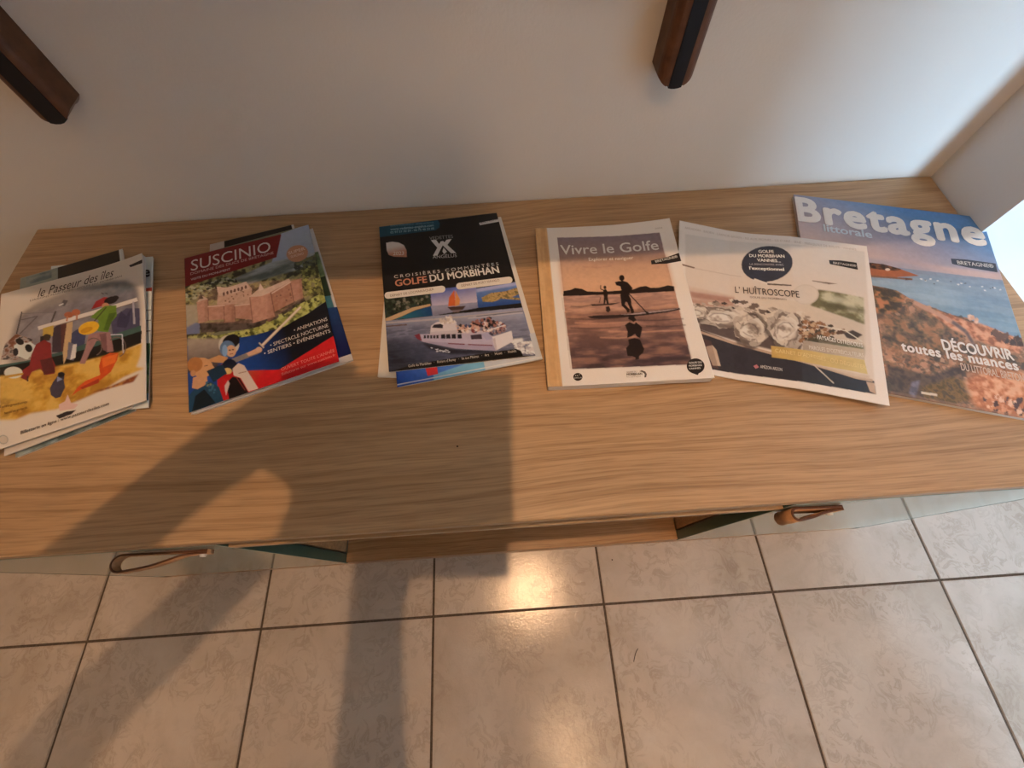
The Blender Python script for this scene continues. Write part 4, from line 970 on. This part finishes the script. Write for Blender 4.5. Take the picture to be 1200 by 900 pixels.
# ---------------------------------------------------------------- oyster magazine, lying across its two neighbours' edges
px = [(796.7, 257), (1015.5, 288.6), (1042.5, 475.5), (797, 431.5)]
zz = [0.0150, 0.0098, 0.0098, 0.0040]
q = quad(px, zz); wm, hm = size(q); K = 3.6
WE = (232, 211, 199)
pg = Page(frame(px, 780, 240, K), wm, hm, (230, 208, 196), WE, 15); P = pg
B0 = [(88, 118), (838, 200), (884, 800), (60, 665), (95, 400)]
P.grad(B0, (300, 130), (210, 192, 182), (300, 330), (218, 192, 176), soft=3)
P.poly([(40, 240), (75, 243), (132, 258), (130, 264), (75, 250), (40, 248)], (128, 100, 88), soft=1); P.line([(130, 262), (330, 300)], 4, (200, 176, 162), soft=1)
P.poly([(436, 335), (532, 347), (534, 353), (436, 342)], (92, 74, 66)); P.poly([(620, 328), (700, 340), (726, 344), (690, 346), (620, 332)], (130, 108, 96))
P.grad([(60, 330), (140, 345), (300, 385), (300, 430), (200, 430), (60, 400)], (150, 345), (214, 184, 166), (160, 420), (180, 130, 110), soft=5); P.poly([(110, 362), (300, 392), (300, 412), (120, 388)], (160, 104, 88), 0.7, soft=4)
P.grad([(380, 400), (500, 410), (640, 430), (840, 520), (838, 640), (500, 560), (330, 480)], (500, 420), (214, 188, 168), (700, 560), (204, 178, 158), soft=5)
P.tex([(645, 368), (720, 380), (836, 405), (840, 520), (760, 490), (612, 438)], [(112, 100, 70), (150, 138, 104), (196, 180, 150)], 34, soft=3); P.poly([(660, 385), (830, 420), (820, 440), (700, 425)], (202, 186, 158), 0.7, soft=8); P.poly([(640, 425), (720, 430), (838, 455), (838, 470), (720, 455)], (84, 76, 52), 0.8, soft=7)
# board, rim, dark cloth
P.grad([(40, 500), (160, 530), (300, 580), (450, 630), (600, 680), (880, 750), (886, 802), (190, 690), (40, 665)], (200, 600), (58, 48, 50), (700, 760), (44, 40, 46)); P.line([(150, 536), (300, 585), (450, 632), (560, 665), (700, 705), (800, 735), (872, 748)], 10, (184, 148, 126)); P.line([(600, 668), (710, 702), (800, 728), (860, 735)], 16, (202, 172, 150), 0.8, soft=3)
P.poly([(150, 470), (300, 520), (450, 560), (580, 600), (560, 640), (440, 615), (290, 570), (150, 528)], (92, 74, 70), soft=3)
P.poly([(176, 598), (205, 592), (222, 612), (240, 678), (205, 676), (190, 640)], (196, 160, 134)); P.line([(620, 680), (708, 758)], 5, (200, 172, 152)); P.poly([(845, 752), (880, 758), (884, 800), (860, 790)], (190, 152, 128)); P.poly([(150, 560), (200, 575), (230, 690), (190, 680)], (110, 70, 58), 0.4)
# oysters
def shell(cx, cy, rx, ry, ang, c, rough, a_=1.0, soft=0):
    n = 40; rs = P.rs; ph = rs.rand(4) * 6.28
    k = np.arange(n) * 2 * PI / n
    rr = 1 + 0.16 * np.sin(2 * k + ph[0]) + 0.09 * np.sin(5 * k + ph[1]) + rough * (rs.rand(n) - 0.5) * 2
    ca, sa = math.cos(math.radians(ang)), math.sin(math.radians(ang)); x, y = rx * np.cos(k) * rr, ry * np.sin(k) * rr
    P.poly(np.c_[cx + x * ca - y * sa, cy + x * sa + y * ca], c, a_, soft)
def oyster(cx, cy, rx, ry, a, sd):
    shell(cx, cy + 6, rx * 1.05, ry * 1.08, a, (72, 58, 54), 0.08, 0.8, 4)
    for k, c in enumerate([(184, 160, 144), (112, 92, 82), (214, 190, 172), (140, 118, 106), (222, 200, 184)]): shell(cx + 2 * k, cy - k, rx * (1 - 0.075 * k), ry * (1 - 0.085 * k), a, c, 0.10, 0.9, 1)
    shell(cx + 5, cy - 2, rx * 0.60, ry * 0.55, a, (196, 172, 156), 0.03, 1, 3); P.tex(circ(cx + 4, cy, rx * 0.6, ry * 0.5, 20), [(120, 98, 88), (190, 166, 150), (232, 212, 198)], 22, soft=5, a=0.75)
    ca, sa = math.cos(math.radians(a)), math.sin(math.radians(a))
    f = lambda x, y: (cx + x * rx * ca - y * ry * sa, cy + x * rx * sa + y * ry * ca)
    P.line([f(-0.55, 0.1), f(-0.35, -0.3), f(0.05, -0.42), f(0.4, -0.3), f(0.55, 0.0)], 4, (84, 66, 60), 0.75, 2); P.line([f(-0.3, 0.4), f(0.1, 0.38), f(0.4, 0.25)], 4, (112, 90, 80), 0.7, 2)
    for k in range(7):
        t_ = P.rs.rand() * 6.28; P.line([f(0.72 * math.cos(t_), 0.72 * math.sin(t_)), f(1.0 * math.cos(t_ + 0.1), 1.0 * math.sin(t_ + 0.1))], 3, (110, 90, 82), 0.6, 1)
P.specks([(110, 415), (330, 400), (440, 440), (560, 460), (640, 500), (560, 520), (330, 500), (130, 500)], [(216, 192, 174), (180, 156, 140), (110, 88, 78), (205, 180, 160), (150, 124, 108), (70, 54, 50)], 120, 8, 20, flat=0.45, ang=20)
oyster(242, 475, 92, 42, 8, 1); oyster(366, 532, 66, 62, 40, 2); oyster(506, 538, 62, 76, -15, 3); oyster(135, 455, 50, 30, 10, 4)
P.specks([(560, 505), (660, 510), (760, 540), (720, 570), (620, 600), (575, 590)], [(84, 56, 40), (120, 78, 52), (60, 48, 38), (150, 100, 66), (190, 150, 116)], 90, 6, 14, flat=0.7); P.poly([(750, 555), (790, 542), (832, 562), (800, 582), (765, 575)], (66, 52, 46), soft=2); P.poly([(575, 590), (640, 560), (760, 590), (836, 612), (836, 650), (640, 600)], (70, 66, 48), 0.8, soft=4)
P.line([(640, 520), (760, 545), (830, 590)], 4, (216, 196, 176)); P.poly([(700, 600), (836, 600), (840, 640), (780, 630)], (120, 122, 92), 0.5, soft=5)
# bands
P.grad([(580, 584), (836, 622), (840, 666), (578, 628)], (580, 600), (166, 142, 124), (838, 650), (196, 170, 146), 0.95); P.grad([(450, 602), (838, 665), (852, 722), (700, 695), (452, 648)], (450, 620), (196, 152, 82), (850, 690), (206, 176, 116), 0.97)
P.ell(592, 390, 56, 44, (206, 182, 166), 0, 0.9); P.ell(592, 390, 50, 39, (214, 190, 174), 0, 0.9)
P.ell(434, 248, 104, 80, (50, 46, 56)); P.poly([(375, 305), (434, 332), (434, 300), (400, 290)], (50, 46, 56)); P.poly([(380, 318), (436, 340), (436, 334), (384, 310)], (222, 200, 186))
def hz(u, v):
    return 0.0070 * min(1.0, max(0.0, (u - 0.28) / 0.32))
mg = Magazine('magazine', q, 0.0026, 'white magazine with a plate of oysters under a dark speech bubble', pg, base=0.0004, zb=lambda u, v: hz(u, v) + 0.0100 * max(0, 0.40 - u) / 0.40 * max(0, 1 - v * 2.2) ** 1.3)
for a in [('GOLFE', (400, 197), (462, 202), 13, W2, 'badge_lettering', 0.02), ('DU MORBIHAN', (362, 214), (505, 226), 13, W2, 'badge_lettering', 0.02), ('VANNES...', (394, 236), (490, 246), 13, W2, 'badge_lettering', 0.02), ('LA RENCONTRE AVEC', (364, 250), (502, 262), 8, (190, 174, 172), 'badge_lettering', 0.0), ('l’exceptionnel', (362, 270), (504, 285), 13, W2, 'badge_lettering', 0.03),
          ('L’ HUÎTROSCOPE', (304, 370), (566, 405), 27, (66, 52, 48), 'title_lettering', 0.004), ('GOLFE DU MORBIHAN', (364, 396), (512, 414), 8, (130, 108, 96), 'subtitle_lettering', 0.0), ('PAYSAGES OSTRÉICOLES', (640, 580), (832, 616), 16, W2, 'caption_lettering', 0.01), ('PAROLES D’OSTRÉICULTEURS', (606, 622), (836, 656), 15, (226, 206, 192), 'caption_lettering', 0.0), ('CARNET D’ADRESSES : OÙ DÉGUSTER', (466, 630), (845, 704), 15, (224, 190, 130), 'caption_lettering', 0.0), ('AMÉZON ARZON', (404, 692), (494, 708), 12, (216, 198, 188), 'logo_lettering', 0.01),
          ('ARRADON - BADEN - LARMOR-BADEN - ILE AUX MOINES - ILE D’ARZ - SÉNÉ - PRESQU’ILE DE RHUYS - VANNES', (84, 96), (804, 196), 9, (186, 164, 152), 'caption_lettering', 0.0)]:
    mg.text(*a[:6], bold=a[6], spacing=a[7] if len(a) > 7 else 1.0)
mg.mark([(376, 682), (390, 676), (400, 688), (386, 694)], (190, 110, 110))
mg.mark([(690, 238), (740, 240), (806, 250), (812, 282), (694, 256)], (40, 34, 36)); mg.text('BRETAGNE®', (708, 256), (804, 270), 9, (215, 195, 182), 'badge_lettering', 0.01)

# ---------------------------------------------------------------- specks on the furniture and the floor
def crumb(p, r, seed):
    rs = random.Random(seed); bm = bmesh.new(); bmesh.ops.create_icosphere(bm, subdivisions=1, radius=r)
    for v in bm.verts: v.co = Vector((v.co.x * rs.uniform(0.7, 1.3), v.co.y * rs.uniform(0.7, 1.3), v.co.z * 0.6))
    o = obj('crumb', bm, flat_mat('dark_crumb', (0.05, 0.025, 0.018), 0.8), None); o.location = p; return o
tag(crumb((-0.066, -0.401, T + 0.0007), 0.0013, 1), 'tiny dark crumb on the bare wood in front of the boat brochure', 'crumb')
tag(crumb((0.187, -0.515, 0.0008), 0.0016, 2), 'tiny dark crumb on the floor tile below the open shelf', 'crumb')
bm = bmesh.new(); pts = [(0.197 + 0.012 * k / 8, -0.690 + 0.020 * k / 8 + 0.003 * math.sin(k / 8 * PI), 0.0009) for k in range(9)]
rows = []
for k, p in enumerate(pts):
    d_ = Vector(pts[min(k + 1, 8)]) - Vector(pts[max(k - 1, 0)]); n_ = Vector((-d_.y, d_.x, 0)).normalized() * 0.0006
    rows.append([bm.verts.new(Vector(p) + n_), bm.verts.new(Vector(p) + Vector((0, 0, 0.0006))), bm.verts.new(Vector(p) - n_)])
for a, b_ in zip(rows[:-1], rows[1:]):
    for i in range(3): bm.faces.new((a[i], a[(i + 1) % 3], b_[(i + 1) % 3], b_[i]))
tag(obj('hair', bm, flat_mat('dark_hair', (0.04, 0.03, 0.025), 0.6), None), 'short curved dark hair lying on a floor tile', 'hair')

# ------------------------------------------------------------------ the photographer (out of frame; shades the lamp as in the photograph)
def person():
    e = tag(empty('person', (-0.08, -1.12, 0)), 'person in dark clothes leaning over the sideboard and holding a phone', 'person')
    org = e.location
    V, E_, Rr = [], [], []
    def v(p, r): V.append(Vector(p) - org); Rr.append(r if isinstance(r, tuple) else (r, r)); return len(V) - 1
    def chain(start, pts):
        k = start
        for p, r in pts: n = v(p, r); E_.append((k, n)); k = n
        return k
    pel = v((-0.08, -1.16, 0.94), (0.16, 0.12))
    ch = chain(pel, [((-0.08, -1.10, 1.08), (0.145, 0.105)), ((-0.09, -1.00, 1.24), (0.165, 0.11))])
    nk = chain(ch, [((-0.09, -0.94, 1.36), 0.058), ((-0.09, -0.90, 1.43), 0.055)])
    hd = chain(nk, [((-0.09, -0.87, 1.49), (0.072, 0.085)), ((-0.09, -0.845, 1.56), (0.076, 0.095)), ((-0.09, -0.84, 1.62), (0.058, 0.07))])
    chain(hd - 1, [((-0.09, -0.745, 1.545), 0.016)])
    for sx in (-1, 1): chain(hd - 1, [((-0.09 + sx * 0.088, -0.86, 1.55), 0.014)])
    for s, knee in ((-1, 0), (1, 0)):
        chain(pel, [((-0.08 + s * 0.10, -1.16, 0.86), 0.085), ((-0.08 + s * 0.11, -1.13, 0.50), 0.058), ((-0.08 + s * 0.11, -1.17, 0.12), 0.042), ((-0.08 + s * 0.115, -1.16, 0.055), 0.045), ((-0.08 + s * 0.125, -1.05, 0.035), 0.036)])
    # left arm: elbow out; right arm: across to the phone
    wl = chain(ch, [((-0.23, -0.97, 1.27), 0.066), ((-0.30, -0.92, 1.25), 0.056), ((-0.455, -0.69, 1.06), 0.044), ((-0.25, -0.455, 0.985), 0.031), ((-0.205, -0.415, 0.972), (0.042, 0.022))])
    wr = chain(ch, [((0.05, -0.97, 1.27), 0.066), ((0.12, -0.91, 1.25), 0.056), ((-0.13, -0.77, 1.04), 0.044), ((-0.145, -0.565, 0.995), 0.031), ((-0.135, -0.515, 0.985), (0.040, 0.022))])
    # fingers of both hands close on the phone
    for k, (dx, dy) in enumerate([(0.030, 0.045), (0.050, 0.030), (0.058, 0.008), (0.055, -0.016)]):
        chain(wl, [((-0.205 + dx, -0.415 + dy, 0.975), 0.009), ((-0.205 + dx + 0.030, -0.415 + dy * 1.1, 0.967), 0.008), ((-0.205 + dx + 0.048, -0.415 + dy * 1.1, 0.958), 0.007)])
    chain(wl, [((-0.185, -0.455, 0.965), 0.011), ((-0.155, -0.475, 0.955), 0.009)])
    for k, (dx, dy) in enumerate([(-0.030, 0.050), (-0.008, 0.058), (0.014, 0.056), (0.034, 0.048)]):
        chain(wr, [((-0.135 + dx, -0.515 + dy, 0.982), 0.009), ((-0.135 + dx, -0.515 + dy + 0.030, 0.974), 0.008), ((-0.135 + dx, -0.515 + dy + 0.046, 0.964), 0.007)])
    chain(wr, [((-0.100, -0.520, 0.975), 0.011), ((-0.080, -0.495, 0.965), 0.009)])
    me = bpy.data.meshes.new('body'); me.from_pydata([tuple(p) for p in V], E_, [])
    o = link(bpy.data.objects.new('body', me), e)
    md = o.modifiers.new('skin', 'SKIN'); md.use_smooth_shade = True
    for i, r in enumerate(Rr):
        sv = me.skin_vertices[0].data[i]; sv.radius = r; sv.use_root = (i == 0)
    o.modifiers.new('sub', 'SUBSURF').levels = 1; o.modifiers['sub'].render_levels = 1
    # skin on hands, forearms and face; dark sweater, dark trousers and shoes
    m, nt, b = new_mat('skin_and_dark_clothes'); b.inputs['Roughness'].default_value = 0.8
    tc = nd(nt, 'ShaderNodeTexCoord'); sp = nd(nt, 'ShaderNodeSeparateXYZ'); nt.links.new(tc.outputs['Object'], sp.inputs[0])
    def gt(sock, val):
        n = nd(nt, 'ShaderNodeMath', operation='GREATER_THAN'); nt.links.new(sock, n.inputs[0]); n.inputs[1].default_value = val; return n.outputs[0]
    weave = nd(nt, 'ShaderNodeTexNoise', Scale=90.0, Detail=2.0); nt.links.new(tc.outputs['Object'], weave.inputs['Vector'])
    cloth = ramp(nt, weave.outputs['Fac'], [(0.3, (0.055, 0.058, 0.075)), (0.7, (0.08, 0.085, 0.105))])
    c = mixc(nt, gt(sp.outputs['Z'], 0.95), (0.03, 0.034, 0.05), cloth)
    c = mixc(nt, gt(sp.outputs['Z'], 0.075), (0.02, 0.017, 0.015), c)
    c = mixc(nt, gt(sp.outputs['Z'], 1.37), c, (0.50, 0.30, 0.21)); c = mixc(nt, gt(sp.outputs['Y'], 0.60), c, (0.50, 0.30, 0.21))
    nt.links.new(c, b.inputs['Base Color'])
    me.materials.append(m)
    # hair: a cap that hugs the crown and back of the head
    bm = bmesh.new(); bmesh.ops.create_uvsphere(bm, u_segments=24, v_segments=14, radius=1.0)
    for q_ in bm.verts: q_.co = Vector((q_.co.x * 0.090, q_.co.y * 0.108 - 0.012, q_.co.z * 0.095 + 0.028))
    bmesh.ops.delete(bm, geom=[q_ for q_ in bm.verts if (q_.co.y > 0.030 and q_.co.z < 0.070) or q_.co.z < -0.045], context='VERTS')
    hair = obj('hair', bm, flat_mat('brown_hair', (0.05, 0.03, 0.018), 0.7, 0.3, 0.3, 80), e, True); hair.location = Vector((-0.09, -0.85, 1.545)) - org
    def feature(name, loc, sc, col):
        bm = bmesh.new(); bmesh.ops.create_uvsphere(bm, u_segments=14, v_segments=8, radius=1.0)
        for q_ in bm.verts: q_.co = Vector((q_.co.x * sc[0], q_.co.y * sc[1], q_.co.z * sc[2]))
        o_ = obj(name, bm, flat_mat(name + '_tone', col, 0.5, 0.4, 0.05, 50), e, True); o_.location = Vector(loc) - org
    for sx in (-1, 1): feature('eye', (-0.09 + sx * 0.030, -0.768, 1.552), (0.012, 0.008, 0.006), (0.05, 0.035, 0.03))
    feature('mouth', (-0.09, -0.782, 1.492), (0.022, 0.008, 0.005), (0.32, 0.10, 0.09))
person()
# phone: a slab just behind the camera, tilted like it; its lens end is where the picture is taken from
ph = tag(empty('phone', CAM + CAM_ROT @ Vector((0, 0, 0.016))), 'black phone held flat above the sideboard, lens down', 'phone')
ph.rotation_euler = CAM_ROT.to_euler()
bm = bmesh.new(); box(bm, -0.150, 0.012, 0.008, 0.084, -0.004, 0.004, 0.003)
obj('phone_body', bm, M_BLACK, ph)
bm = bmesh.new(); box(bm, -0.165, 0.012, 0.086, 0.190, -0.001, 0.003, 0.001); obj('shade_flap', bm, M_DARKWOOD, ph)  # flap added to enlarge the shadow the phone casts
bm = bmesh.new(); bmesh.ops.create_cone(bm, cap_ends=True, segments=20, radius1=0.006, radius2=0.006, depth=0.0016); o = obj('lens_ring', bm, M_METAL, ph); o.location = (-0.012, 0.024, -0.0046)
